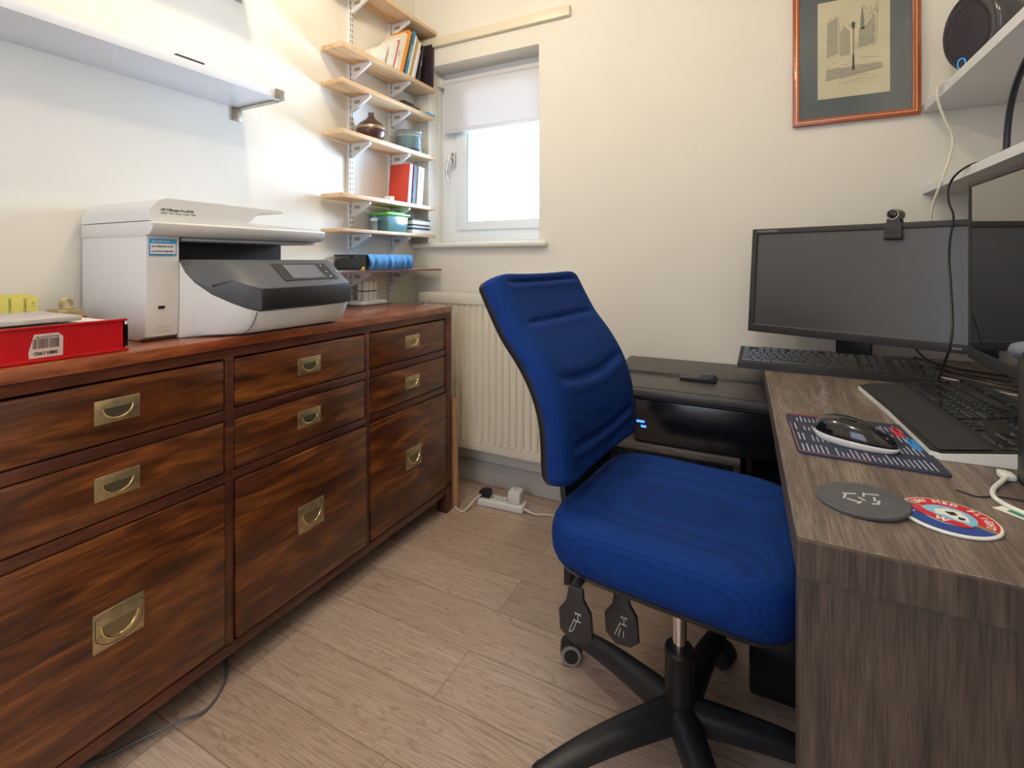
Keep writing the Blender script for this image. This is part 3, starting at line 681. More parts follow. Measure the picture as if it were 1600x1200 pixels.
for i, (z, m, lab) in enumerate([(.917, M_paper, 'printed white sheet in the red box file'), (.922, M_paper, 'patterned white leaflet near the top of the red box file')]):
    o = part('paper_sheet', G().box(x0 + .006, x1 - .006, y0 + .01, y1 - .010 - .01 * i, z, z + .0035, .0005, 1), M_paper); tag(o, lab, 'paper')
    if i == 1:
        g = G()
        for k in range(26): yy = .40 + k * .0055; g.box(x1 - .0058 - .02, x1 - .0055, yy, yy + random.uniform(.001, .004), z + .0036, z + .0042).box(x1 - .0062, x1 - .0057, yy, yy + .0025, z + .0008, z + .0028)
        q = part('print', g, M_penc); q.parent = o
for k in range(1):
    o = part('grey_envelope', G().box(-1.40, -1.215, .18, .49, 0, .010, .003, 2, Matrix.Translation((0, 0, .9305)) @ Matrix.Rotation(.0, 4, 'Y')), M_paperg); tag(o, 'thick grey brown envelope lying across the red box file', 'envelope')
t = thing('yellow_note', 'yellow sheet with printed lines propped behind the box file', 'note', (-1.50, .40, .861))
g = G().prism([(.30, .861), (.530, .861), (.530, .932), (.520, .934), (.520, .968), (.507, .968), (.506, .974), (.30, .974)], -1.5012, -1.5, 'x')
part('sheet', g, M_yellow, t)
text('EXAMPLE NOTES', .0075, frame((-1.4998, .4975, .963), (0, 0, -1), (0, 1, 0)), M_ink, t)
text('EXAMPLE FOR A', .0065, frame((-1.4998, .472, .965), (0, 0, -1), (0, 1, 0)), M_ink, t)
text('01 7', .006, frame((-1.4998, .512, .955), (0, 0, -1), (0, 1, 0)), M_ink, t)
g = G()
for r_ in (.013, .010, .007): g.tube([(-1.47 + r_ * .2, .560 + r_ * math.cos(a), .947 + r_ * math.sin(a)) for a in [2 * PI * k / 24 for k in range(24)]], .0015, 6, closed=True)
g.box(-1.50, -1.44, .535, .585, .861, .936, .004)
o = part('tape_dispenser', g, M_brass); tag(o, 'brass coloured rings just showing behind the box file', 'rings')
t = thing('phone_handset', 'white edged black handset standing against the end of the box file', 'handset', (-1.25, .575, .861))
part('back', G().box(-1.27, -1.225, .560, .576, .861, .918, .007, 3), M_plugw, t); part('face', G().box(-1.2252, -1.2215, .5605, .5725, .866, .913, .001), M_gloss, t)

# ---------------------------------------------------------------- office chair
TH = math.radians(-6); CX, CY = -.157, 1.088
C = thing('office_chair', 'royal blue swivel office chair with black five star base', 'chair', (CX, CY, 0), TH)
def cp(name, g, m, parent=C, **k): return part(name, g, m, parent, world=False, **k)
# backrest : side profile (x,z) as function of v
prof = [(-.220, .575), (-.226, .62), (-.227, .67), (-.232, .72), (-.249, .775), (-.280, .83), (-.322, .885), (-.350, .935), (-.372, .98), (-.384, 1.005)]
def pv(v):
    f = v * (len(prof) - 1); i = min(int(f), len(prof) - 2); t_ = f - i
    P0 = prof[max(i - 1, 0)]; P1 = prof[i]; P2 = prof[i + 1]; P3 = prof[min(i + 2, len(prof) - 1)]
    r = []
    for k in range(2): r.append(.5 * (2 * P1[k] + (P2[k] - P0[k]) * t_ + (2 * P0[k] - 5 * P1[k] + 4 * P2[k] - P3[k]) * t_ ** 2 + (3 * P1[k] - P0[k] - 3 * P2[k] + P3[k]) * t_ ** 3))
    return Vector((r[0], r[1]))
YC, HW = .012, .220
def halfw(v):
    e = .06
    hw = HW * (1 - .02 * v) + .012 * (1 - v) ** 1.3
    if v < e * 1.4: k = 1 - v / (e * 1.4); return hw - .07 * (1 - math.sqrt(max(0, 1 - k * k)))
    if v > 1 - e * 1.6: k = (v - 1 + e * 1.6) / (e * 1.6); return hw - .085 * (1 - math.sqrt(max(0, 1 - k * k)))
    return hw
GR = [(.17, .011), (.43, .010), (.68, .009), (.90, .008)]
def back_pt(u, v, side):
    s_ = u * 2 - 1; p = pv(v); q = pv(min(1, v + .01)) - pv(max(0, v - .01)); q.normalize(); n = Vector((q.y, -q.x))   # forward
    edge = min(1, (1 - abs(s_)) / .26); ev = min(1, min(v, 1 - v) / .05)
    puff = math.sqrt(max(0, 1 - (1 - edge) ** 2)) * math.sqrt(max(0, 1 - (1 - ev) ** 2))
    y = YC + .036 * (1 - v) + s_ * halfw(v)
    curve = .010 * s_ * s_
    if side > 0:
        h = .012 + .030 * puff
        for gv, gd in GR:
            gvv = gv + .05 * (s_ * s_) * (1 if gv < .5 else -.2) ; dd = (v - gvv) / .016
            h -= gd * math.exp(-dd * dd) * max(0, 1 - (abs(s_) / .80) ** 8)
            dd2 = (v - gvv + .035) / .03; h += gd * .35 * math.exp(-dd2 * dd2) * max(0, 1 - (abs(s_) / .85) ** 6)
    elif side < 0: h = -.010 - .016 * puff
    q3 = p + n * (h + curve)
    return (q3.x, y, q3.y)
g = G(); nu, nv = 44, 110
g.grid(lambda u, v: back_pt(u, v, 1), nu, nv)
# rim closing the pad
ring = [(i / nu, 0) for i in range(nu)] + [(1, j / nv) for j in range(nv)] + [(1 - i / nu, 1) for i in range(nu)] + [(0, 1 - j / nv) for j in range(nv)]
def rim(g, hA, hB, grow=0):
    vs = []
    for (u, v) in ring:
        for h in (hA, hB):
            s_ = u * 2 - 1; p = pv(v); q = pv(min(1, v + .01)) - pv(max(0, v - .01)); q.normalize(); n = Vector((q.y, -q.x))
            y = YC + .036 * (1 - v) + s_ * (halfw(v) + grow); a = p + n * (h + .010 * s_ * s_) + q * (grow * (1 if v >= 1 else -1 if v <= 0 else 0))
            vs.append((a.x, y, a.y))
    m = len(ring); return vs, [(2 * i, 2 * i + 1, (2 * i + 3) % (2 * m), (2 * i + 2) % (2 * m)) for i in range(m)]
g.add(*rim(g, .012, .000))
bmesh.ops.remove_doubles(g.bm, verts=g.bm.verts[:], dist=.0004)
cp('backrest', g, M_fab, sharp=60)
g = G(); g.grid(lambda u, v: back_pt(u, v, -1), nu, nv); g.add(*rim(g, .000, -.010)); bmesh.ops.remove_doubles(g.bm, verts=g.bm.verts[:], dist=.0004)
cp('back_shell', g, M_chairp, sharp=60)
# post carrying the back
g = G(); pp = smoothpath([(-.10, .02, .425), (-.18, .02, .42), (-.245, .02, .44), (-.268, .02, .50), (-.262, .02, .60), (-.268, .02, .74)])
for i in range(len(pp) - 1): pass
def bar(g, pts, w, th):
    vs = []; n = len(pts)
    for i, p in enumerate(pts):
        t_ = (Vector(pts[min(i + 1, n - 1)]) - Vector(pts[max(i - 1, 0)])).normalized(); s_ = Vector((0, 1, 0)); nn = t_.cross(s_)
        for a, b_ in ((-1, -1), (1, -1), (1, 1), (-1, 1)): vs.append(Vector(p) + s_ * a * w / 2 + nn * b_ * th / 2)
    fs = [(4 * i + k, 4 * i + (k + 1) % 4, 4 * i + 4 + (k + 1) % 4, 4 * i + 4 + k) for i in range(n - 1) for k in range(4)] + [(0, 1, 2, 3), (4 * n - 4, 4 * n - 3, 4 * n - 2, 4 * n - 1)]
    g.add(vs, fs)
bar(g, pp, .07, .014)
cp('back_post', g, M_chairp)
cp('height_knob', G().lathe([(.024, 0), (.026, .01), (.022, .022)], frame((-.278, .02, .56), (0, 1, 0), (0, 0, 1)) @ Matrix.Rotation(PI, 4, 'X'), 24), M_chairp)
# seat
SX, SY, SA, SB = .005, .006, .232, .226
def se(a, e): c_, s_ = math.cos(a), math.sin(a); return (abs(c_) ** (2 / e) * (1 if c_ > 0 else -1), abs(s_) ** (2 / e) * (1 if s_ > 0 else -1))
def seat_rows(rows, n=72):
    vs = []
    for (f, z) in rows:
        for k in range(n):
            cx, cy = se(2 * PI * k / n, 5.2); x = SX + SA * f * cx; y = SY + SB * f * cy
            zz = z - (.022 * max(0, (x - SX) / SA - .45) ** 1.5 if z > .47 else .02 * max(0, (x - SX) / SA - .45)) + (.010 * (abs(cy) * f) ** 2 if z > .5 and f < .96 else 0)
            vs.append((x, y, zz))
    m = len(rows); fs = [(i * n + k, i * n + (k + 1) % n, (i + 1) * n + (k + 1) % n, (i + 1) * n + k) for i in range(m - 1) for k in range(n)]
    fs.append(tuple((m - 1) * n + k for k in range(n))); fs.append(tuple(range(n))[::-1]); return vs, fs
rows = [(.90, .447), (.965, .452), (.992, .468), (1.0, .49), (.998, .508), (.985, .522), (.955, .531), (.90, .5355), (.78, .5365), (.6, .535), (.4, .533), (.2, .532), (.05, .532)]
cp('seat', G().add(*seat_rows(rows)), M_fab, sharp=60)
cp('seat_shell', G().add(*seat_rows([(.55, .425), (.80, .428), (.93, .438), (.955, .449), (.9, .452)])), M_chairp, sharp=60)
g = G().box(-.12, .12, -.075, .075, .375, .432, .012, 3).box(-.19, -.10, -.04, .05, .395, .432, .006)
cp('tilt_mechanism', g, M_blackm)
# paddles
def paddle(x, y, wd, z1):
    g = G()
    out = [(-.010, .0), (.012, .0), (.013, -.020), (.024, -.040), (.027, -.085), (.015, -.100), (-.008, -.104), (-.024, -.088), (-.026, -.052), (-.014, -.030)]
    out = [(p[0] * wd, p[1]) for p in out]
    g.prism([(x + p[0], z1 + p[1]) for p in out], y, y + .010, 'y', .003, 2)
    g.tube([(x, y + .006, z1 - .002), (x, y + .05, z1 - .002), (x, y + .13, z1 - .010)], .007, 8)
    return g
LV = [(-.134, -.228, 1.32, .437), (-.068, -.165, 1.30, .418)]
for i, (x, y, wd, z1) in enumerate(LV):
    pd = cp('lever', paddle(x, y, wd, z1), M_chairp)
    g = G(); yy = y - .0006
    def ln(a, b_, r=.0009): g.tube([(x + a[0], yy, z1 + a[1]), (x + b_[0], yy, z1 + b_[1])], r, 6)
    ln((.002, -.046), (.012, -.046)); ln((.002, -.044), (.002, -.049)); ln((.012, -.044), (.012, -.049)); ln((.007, -.046), (.007, -.060)); ln((.000, -.060), (.013, -.060)); ln((.0, -.058), (-.008, -.076)); ln((-.008, -.076), (-.011, -.084))
    if i: ln((.006, -.072), (.006, -.084)); ln((.0, -.068), (-.004, -.086))
    else: ln((.004, -.062), (-.003, -.080)); ln((-.003, -.080), (-.011, -.086))
    cp('icon', g, M_chalk, pd)
# column and base
cp('gas_lift', G().cyl((0, 0, .20), (0, 0, .40), .0145, 24), M_chrome, label='bare metal piston')
cp('column_cover', G().lathe([(.034, .085), (.031, .10), (.029, .222), (.031, .226), (.0285, .234), (.016, .235)], None, 28), M_black)
def base_arm(a):
    g = G(); d = Vector((math.cos(a), math.sin(a), 0)); s_ = Vector((-d.y, d.x, 0)); vs = []; K = 14
    for i in range(K + 1):
        t_ = i / K; r = .01 + .315 * t_; zt = .128 - .020 * t_ - .030 * t_ ** 3; wd = .034 - .010 * t_; hh = .045 - .021 * t_
        zb_ = zt - hh
        for (a_, z_) in ((-wd, zb_), (-wd * 1.0, zt - .014), (-wd * .62, zt - .002), (0, zt), (wd * .62, zt - .002), (wd * 1.0, zt - .014), (wd, zb_)):
            q = d * r + s_ * a_ * .9; vs.append((q.x, q.y, z_))
    n = 7; fs = [(i * n + k, i * n + (k + 1) % n, (i + 1) * n + (k + 1) % n, (i + 1) * n + k) for i in range(K) for k in range(n)]
    fs += [tuple(range(n)), tuple(K * n + k for k in range(n))]
    g.add(vs, fs)
    e = d * .310; g.lathe([(.018, .052), (.0222, .056), (.0222, .070), (.017, .078), (.008, .0805), (.001, .081)], Matrix.Translation((e.x, e.y, 0)), 20)
    return g
def caster(a, sp):
    e = Vector((math.cos(a), math.sin(a), 0)) * .310; f = Vector((math.cos(sp), math.sin(sp), 0)); ax = Vector((-f.y, f.x, 0)); c_ = e + f * .016 + Vector((0, 0, .0265))
    g = G().cyl((e.x, e.y, .04), (e.x, e.y, .068), .006, 12)
    hood = []
    for k in range(9):
        q = PI * k / 8 + .15; hood.append(c_ + f * (-math.cos(q)) * .029 + Vector((0, 0, math.sin(q) * .029)))
    vs = []
    for p in hood:
        for s_ in (-.022, .022): vs.append(p + ax * s_)
    vs2 = [v - (v - c_).normalized() * .003 for v in vs]
    g.add(vs, [(2 * i, 2 * i + 1, 2 * i + 3, 2 * i + 2) for i in range(8)]); g.cyl(c_ - ax * .006, c_ + ax * .006, .022, 20)
    return g, c_, ax
for k in range(5):
    a = math.radians(159 + 72 * k)
    arm = cp('base_arm', base_arm(a), M_chairp, sharp=50)
    g, c_, ax = caster(a, a + [.82, 2.6, .8, 2.2, -1.8][k])
    cs = cp('caster', g, M_chairp)
    for s_ in (-1, 1):
        q = c_ + ax * s_ * .014
        fr = Matrix.Translation(q) @ ax.to_track_quat('Z', 'Y').to_matrix().to_4x4()
        cp('wheel', G().lathe([(.014, -.008), (.024, -.0075), (.0262, -.004), (.0262, .004), (.024, .0075), (.014, .008)], fr, 24), mat('wheel_grey', (.34, .32, .30), .6) if k == 0 and s_ == 1 else M_blk_rub, cs)
        cp('wheel_cap', G().lathe([(.0185, -.0088), (.0185, .0088)], fr, 24), M_black, cs)

# ---------------------------------------------------------------- power strip
t = thing('power_strip', 'white extension lead with three sockets on the floor by the radiator', 'extension lead', (-.99, 1.853, 0), math.radians(5))
def lp(name, g, m, par=t, **k): return part(name, g, m, par, world=False, **k)
lp('body', G().box(-.105, .105, -.032, .032, 0, .032, .008, 3), M_plugw)
g = G()
for sx in (-.07, -.005, .06):
    g.box(sx - .002, sx + .002, .010, .018, .0318, .0325); g.box(sx - .014, sx - .007, -.010, -.006, .0318, .0325).box(sx + .007, sx + .014, -.010, -.006, .0318, .0325)
    g.box(sx + .022, sx + .030, -.003, .003, .0318, .0335)
lp('socket_holes', g, M_slot)
def W(v): return WM[t] @ Vector(v)
t2 = thing('black_plug', 'black mains plug in the left end of the extension lead', 'plug', W((-.075, 0, .033)), math.radians(5))
part('body', G().prism([(-.024, -.020), (.024, -.020), (.024, .012), (.010, .026), (-.010, .026), (-.024, .012)], 0, .028, 'z', .004), M_black, t2, world=False)
t3 = thing('plug_adaptor', 'white cube plug adaptor in the right end of the extension lead', 'adaptor', W((.062, 0, .033)), math.radians(5))
part('body', G().box(-.027, .027, -.026, .026, 0, .05, .004), M_plugw, t3, world=False); part('indicator', G().box(-.002, .002, -.002, .002, .0499, .0506), M_slot, t3, world=False)
q0 = W((-.09, -.02, .045))
o = part('plug_cable', G().tube(smoothpath([q0, q0 + Vector((-.012, -.03, -.01)), q0 + Vector((-.03, -.075, -.038)), (-1.12, 1.735, .005), (-1.15, 1.745, .005), (-1.19, 1.775, .005), (-1.25, 1.83, .005)]), .0035, 8), M_wcable)
tag(o, 'cream cable from the black plug curling behind the chest of drawers', 'cable')
q1 = W((.105, -.012, .016))
o = part('extension_cable', G().tube(smoothpath([q1, q1 + Vector((.05, -.005, -.008)), (-.80, 1.865, .006), (-.73, 1.885, .005), (-.64, 1.90, .005)]), [.006] * 4 + [.004] * 21, 8), M_wcable)
tag(o, 'cream flex leaving the right end of the extension lead', 'cable')

# ---------------------------------------------------------------- black wide printer on its stand
t = thing('equipment_stand', 'dark open stand carrying the wide black printer', 'stand', (-.40, 1.75, 0))
M_stand = wood('dark_grey_board', [(.04, .034, .03), (.06, .05, .045), (.085, .072, .062)], (6, 6, 1), 3, .5, .3); M_standtop = wood('mid_grey_board', [(.08, .07, .065), (.11, .095, .088), (.15, .13, .12)], (1, 6, 6), 3, .5, .3)
part('side_panel', G().box(-.575, -.555, 1.50, 1.99, 0, .485, .001), M_stand, t); part('side_panel', G().box(-.075, -.055, 1.50, 1.99, 0, .485, .001), M_stand, t)
part('top', G().box(-.575, -.055, 1.48, 1.99, .486, .504, .001), M_standtop, t); part('shelf', G().box(-.555, -.075, 1.52, 1.985, .20, .218), M_stand, t)
part('back_panel', G().box(-.555, -.075, 1.975, 1.985, .02, .47), M_stand, t)
t = thing('photo_printer', 'wide black printer with a glossy front behind the blue chair', 'printer', (-.2, 1.75, .505))
bx0, bx1, by0, by1 = -.47, .03, 1.49, 1.985
part('body', G().box(-.345, bx1, by0 + .012, by1, .505, .590, .004).box(bx0, bx1, by0 + .0125, by1 - .001, .585, .640, .004), M_blackm, t)
part('front_panel', G().box(-.345, bx1 - .004, by0, by0 + .014, .508, .634, .004), mat('smoked_plastic', (.006, .006, .008), .22), t)
part('lid_front', G().box(bx0 - .003, bx1 + .001, by0 - .004, 1.72, .643, .663, .004), mat('lid_black', (.055, .052, .05), .42, bump=.03, bscale=500), t)
part('lid_rear', G().box(bx0 - .003, bx1 + .001, 1.735, by1, .643, .668, .003), mat('lid_black_rear', (.06, .056, .052), .42, bump=.03, bscale=500), t)
part('lid_trim', G().box(bx0 - .003, bx1 + .001, by0 + .022, by0 + .026, .6625, .6645), M_slot, t)
g = G().box(bx0 + .0, bx1, 1.7195, 1.7355, .64, .655)
part('feed_slot', g, M_slot, t)
g = G()
for i in range(30): g.box(bx0 + .03 + i * .0075, bx0 + .034 + i * .0075, 1.712, 1.718, .6625, .6645).box(bx0 + .03 + i * .0075, bx0 + .034 + i * .0075, 1.690, 1.694, .6625, .6640)
part('ridges', g, M_slot, t)
part('slot_cover', G().box(-.30, -.155, 1.71, 1.745, .6625, .6645), M_gloss, t)
part('paper_guide', G().prism([(-.24, .664), (-.13, .664), (-.13, .676), (-.138, .687), (-.172, .687), (-.182, .676), (-.24, .672)], 1.665, 1.700, 'y', .002), M_black, t)
part('power_light', G().box(-.338, -.315, 1.4880, 1.4905, .566, .572).box(-.325, -.310, 1.4880, 1.4905, .552, .558), M_ledb, t)
t = thing('computer_tower', 'black computer tower on the floor beneath the desk', 'computer', (.07, 1.5, 0))
part('case', G().box(-.03, .165, 1.32, 1.47, .012, .44, .004).box(-.03, .165, 1.47, 1.76, .012, .44, .004), M_black, t); part('front_panel', G().box(-.028, .163, 1.31, 1.322, .014, .438, .004), M_gloss, t)
for (x, y) in ((-.005, 1.34), (.14, 1.34), (-.005, 1.73), (.14, 1.73)): part('foot', G().cyl((x, y, 0), (x, y, .013), .012, 12), M_blk_rub, t)

# ---------------------------------------------------------------- desk
t = thing('desk', 'grey brown wood effect desk along the right wall', 'desk', (.36, 1.3, 0))
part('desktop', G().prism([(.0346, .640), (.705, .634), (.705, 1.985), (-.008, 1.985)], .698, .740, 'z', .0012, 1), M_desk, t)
part('shaded_edge', G().box(.0345, .705, .6325, .6400, .6985, .7390).prism([(.0335, .639), (.036, .639), (-.0065, 1.985), (-.009, 1.985)], .6985, .739, 'z'), M_deskv, t)  # thin strips over the desktop edges, their shade put into the darker colour
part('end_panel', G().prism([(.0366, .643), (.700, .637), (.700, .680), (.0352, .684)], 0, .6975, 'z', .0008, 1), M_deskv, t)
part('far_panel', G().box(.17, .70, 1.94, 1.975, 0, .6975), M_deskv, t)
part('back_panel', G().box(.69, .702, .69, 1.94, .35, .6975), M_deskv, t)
ZD = .7405

# keyboards
def keycap(g, x, y, w, d, z, h, tp=.0016, mi=0):
    a, b_ = w / 2, d / 2
    vs = [(x - a, y - b_, z), (x + a, y - b_, z), (x + a, y + b_, z), (x - a, y + b_, z), (x - a + tp, y - b_ + tp, z + h), (x + a - tp, y - b_ + tp, z + h), (x + a - tp, y + b_ - tp * .6, z + h * .94), (x - a + tp, y + b_ - tp * .6, z + h * .94)]
    return g.add(vs, [(0, 3, 2, 1), (4, 5, 6, 7), (0, 1, 5, 4), (1, 2, 6, 5), (2, 3, 7, 6), (3, 0, 4, 7)], mi)
U = .019
def layout():
    K = []
    rowsk = [[1] * 13 + [2], [1.5] + [1] * 12 + [1.5], [1.75] + [1] * 11 + [2.25], [1.25] + [1] * 11 + [2.75], [1.5, 1.25, 1.25, 5.5, 1.25, 1.25, 1.5, 1.5]]
    for r, ws in enumerate(rowsk):
        x = 0
        for w_ in ws: K.append((x + w_ / 2, 4 - r, w_, 1)); x += w_
    for i in range(13): K.append(([0, 2, 3, 4, 5, 6.5, 7.5, 8.5, 9.5, 11, 12, 13, 14][i] + .5, 5.35, 1, 1))
    for i in range(3):
        K.append((15.9 + i, 4, 1, 1)); K.append((15.9 + i, 3, 1, 1)); K.append((15.9 + i, 0, 1, 1)); K.append((15.9 + i, 5.35, 1, 1))
    K.append((16.9, 1, 1, 1))
    for r in range(4):
        for i in range(3):
            if r == 3 and i == 1: continue
            K.append((19.6 + i + (-.5 if 0 else 0) + (-.0), 4 - r, 1, 1) if not (r == 3 and i == 0) else (20.1, 4 - r, 2, 1))
    K.append((20.6, 0, 2.6, 1)); K.append((22.6, 4, 1, 1)); K.append((22.6, 2.5, 1, 2)); K.append((22.6, .5, 1, 2))
    return K
def make_keyboard(name, label, loc, rz, bodym, keym, slope, oy, ox, z_of, body_fn, kh=.0075):
    t = thing(name, label, 'keyboard', loc, rz); body_fn(t)
    K = layout(); rest = G(); K.sort(key=lambda k: -k[2])
    for i, (kx, ky, kw, kd) in enumerate(K):
        x = ox + kx * U; y = oy + (ky + .5) * U
        if i < 99: part('key', keycap(G(), x, y, kw * U - .0022, kd * U - .0022, z_of(y), kh), keym, t, world=False, smooth=False)
        else: keycap(rest, x, y, kw * U - .0022, kd * U - .0022, z_of(y), kh)
    if len(K) > 99: tag(part('remaining_keys', rest, keym, t, world=False, smooth=False), kind='stuff')
    return t
def body1(t):
    part('case', G().prism([(0, 0), (.160, 0), (.160, .036), (.150, .040), (.018, .018), (.0, .015)], 0, .462, 'x', .002, 2), M_blackm, t, world=False)
    part('foot', G().box(.03, .05, .135, .155, -.0, .004), M_black, t, world=False)
make_keyboard('wired_keyboard', 'older dark full size keyboard lying below the wide monitor', (-.066, 1.566, ZD), math.radians(-1.5), M_blackm, M_key, 0, .022, .010, lambda y: .0165 + (y - .018) * .165, body1)
def body2(t):
    pts_ = [(0, .012), (.012, 0), (.225, .004), (.45, 0), (.462, .012), (.464, .20), (.445, .222), (.02, .222), (0, .20)]
    def hz(y): return .010 + .030 * max(0, (y - .02) / .2)
    vs = []; n = len(pts_)
    for (x, y) in pts_: vs += [(x, y, 0), (x, y, hz(y) - .001)]
    fs = [(2 * i, 2 * ((i + 1) % n), 2 * ((i + 1) % n) + 1, 2 * i + 1) for i in range(n)] + [tuple(2 * i for i in range(n))[::-1], tuple(2 * i + 1 for i in range(n))]
    part('base', G().add(vs, fs), M_plugw, t, world=False, label='white lower shell')
    c = Vector((.231, .111)); vs = []
    for (x, y) in pts_:
        q = c + (Vector((x, y)) - c) * .988; vs += [(q.x, q.y, hz(q.y) - .0012), (q.x, q.y, hz(q.y) + .0012)]
    part('deck', G().add(vs, fs), M_gloss if 0 else M_black, t, world=False)
    part('palm_rest', G().prism([(.010, 0.012), (.452, .012), (.452, .078), (.010, .078)], 0, .0016, 'z', .0005, 1, Matrix.Translation((0, 0, .0105)) @ Matrix.Rotation(.148, 4, 'X')), mat('palm_black', (.022, .022, .023), .30, noise=.3, nscale=14), t, world=False)
make_keyboard('wireless_keyboard', 'black keyboard with a white rim and palm rest beside the mouse mat', (.203, 1.443, ZD), math.radians(-86), M_black, M_key2, 0, .088, .012, lambda y: .0105 + .030 * max(0, (y - .02) / .2), body2, .0045)

# mouse mat
t = thing('mouse_mat', 'small dark blue mouse mat printed with rows of text', 'mouse mat', (.13, 1.02, ZD))
A, B_, Cc, D_ = Vector((.040, 1.135)), Vector((.232, 1.150)), Vector((.242, .908)), Vector((.050, .915))
def rq(ps, r=.010, n=5):
    out = []
    for i, p in enumerate(ps):
        a = (ps[i - 1] - p).normalized(); b_ = (ps[(i + 1) % 4] - p).normalized()
        for k in range(n + 1): tt = k / n; out.append((1 - tt) ** 2 * (p + a * r) + 2 * tt * (1 - tt) * p + tt * tt * (p + b_ * r))
    return [(q.x, q.y) for q in out]
part('mat', G().prism(rq([A, D_, Cc, B_]), ZD, ZD + .0025, 'z'), M_padtop, t)
def mp_(u, v): q = (D_ * (1 - u) + A * u) * (1 - v) + (Cc * (1 - u) + B_ * u) * v; return q   # u along left edge (near->far), v to the right
def mbox(g, u0, u1, v0, v1, h=.0003):
    z = ZD + .0024; c = [mp_(u0, v0), mp_(u1, v0), mp_(u1, v1), mp_(u0, v1)]
    g.prism([(q.x, q.y) for q in c], z, z + h, 'z')
random.seed(5); g = G()
for row in range(26):
    v0 = .05 + row * .035
    for col in (.05, .30, .55, .78):
        if random.random() < .12: continue
        L_ = random.uniform(.08, .17); mbox(g, col, col + L_, v0, v0 + .010)
part('printed_lines', g, M_padtx, t, smooth=False)
g = G(); mbox(g, .68, .90, .86, .93); mbox(g, .97, .985, .03, .60); mbox(g, .90, .98, .28, .34); part('red_marks', g, M_padred, t, smooth=False)
g = G(); mbox(g, .42, .64, .90, .965); part('blue_mark', g, M_padblue, t, smooth=False)
g = G(); mbox(g, .03, .74, .015, .021); mbox(g, .03, .036, .02, .5); mbox(g, .03, .5, .5, .506); part('outline', g, mat('pink_line', (.5, .12, .14), .7), t, smooth=False)

# mouse
t = thing('computer_mouse', 'glossy black mouse with a white underside on the mouse mat', 'mouse', (.137, .995, ZD + .0026), math.radians(-24))
def mo(f, n=40, sx=.060, sy=.031):
    vs = []
    for (k_, z) in f:
        for i in range(n):
            a = 2 * PI * i / n; c_, s_ = math.cos(a), math.sin(a)
            x = sx * k_ * c_; y = sy * k_ * s_ * (1 - .12 * c_) ; vs.append((x, y, z * (1 - .20 * (c_ * k_) - .10 * (c_ * k_) ** 2)))
    m = len(f); return vs, [(i * n + k, i * n + (k + 1) % n, (i + 1) * n + (k + 1) % n, (i + 1) * n + k) for i in range(m - 1) for k in range(n)] + [tuple(range(n))[::-1], tuple((m - 1) * n + k for k in range(n))]
part('underside', G().add(*mo([(.90, 0), (.97, .003), (1.0, .008), (1.005, .011), (.99, .012)])), M_plugw, t, world=False, sharp=60)
part('shell', G().add(*mo([(.985, .0121), (.99, .015), (.96, .022), (.88, .0295), (.75, .035), (.58, .0385), (.38, .0405), (.18, .0415), (.03, .0418)])), M_gloss, t, world=False, sharp=60)
part('scroll_wheel', G().lathe([(.008, -.003), (.0095, 0), (.008, .003)], frame((.034, 0, .0275), (1, 0, 0), (0, 0, 1)), 18), M_greyknob, t, world=False)
part('button_split', G().box(.040, .058, -.0006, .0006, .016, .0262), M_slot, t, world=False)

# coasters
def disc(g, cx, cy, z0, z1, r, n=56, rb=.001, mi=0): return g.lathe([(r - rb, z0), (r, z0 + rb), (r, z1 - rb), (r - rb, z1)], Matrix.Translation((cx, cy, 0)), n, mi)
t = thing('round_badge_coaster', 'round coaster with red and blue lettered design', 'coaster', (.197, .762, ZD))
c2 = (.198, .763); part('rim', disc(G(), c2[0], c2[1], ZD, ZD + .0035, .0475), M_cwhite, t)
def sector(g, r0, r1, a0, a1, z, h=.0003, n=24, cc=c2):
    o_ = [(cc[0] + r1 * math.cos(a0 + (a1 - a0) * k / n), cc[1] + r1 * math.sin(a0 + (a1 - a0) * k / n)) for k in range(n + 1)]
    i_ = [(cc[0] + r0 * math.cos(a1 + (a0 - a1) * k / n), cc[1] + r0 * math.sin(a1 + (a0 - a1) * k / n)) for k in range(n + 1)]
    return g.prism(o_ + i_, z, z + h, 'z')
zt = ZD + .0035; rot0 = math.radians(-35)
part('blue_field', sector(G(), .0005, .0445, rot0 + PI, rot0 + 2 * PI, zt), M_cblue, t)
part('red_field', sector(G(), .0005, .0445, rot0, rot0 + PI, zt), M_cred, t)
def rloc(x, y): return (c2[0] + x * math.cos(rot0) - y * math.sin(rot0), c2[1] + x * math.sin(rot0) + y * math.cos(rot0))
part('stripe', G().prism([rloc(*p) for p in ((-.044, -.003), (.044, -.003), (.044, .003), (-.044, .003))], zt + .0003, zt + .0006, 'z'), M_gilt, t)
part('centre_disc', G().lathe([(.026, 0), (.026, .0003)], Matrix.Translation((c2[0], c2[1], zt + .0006)), 40), M_clblue, t)
random.seed(2)
part('ribbon', G().prism([rloc(*p) for p in ((-.034, -.012), (-.020, -.020), (.0, -.024), (.020, -.020), (.028, -.010), (.016, -.008), (.0, -.012), (-.018, -.008), (-.030, -.002))], zt + .0009, zt + .0013, 'z'), M_cred, t)
part('shape', G().prism([rloc(*p) for p in ((-.016, .004), (-.008, .018), (.004, .020), (.014, .012), (.020, .0), (.012, -.006), (.0, -.002), (-.010, -.006))], zt + .0009, zt + .0012, 'z'), M_cwhite, t)
part('shape', G().prism([rloc(*p) for p in ((-.006, .006), (.0, .014), (.006, .008), (.002, .002))], zt + .0012, zt + .0015, 'z').prism([rloc(*p) for p in ((.008, .004), (.014, .006), (.015, .0), (.010, -.002))], zt + .0012, zt + .0015, 'z'), M_ink, t)
its = []; word = 'UW MED FLIGHT'
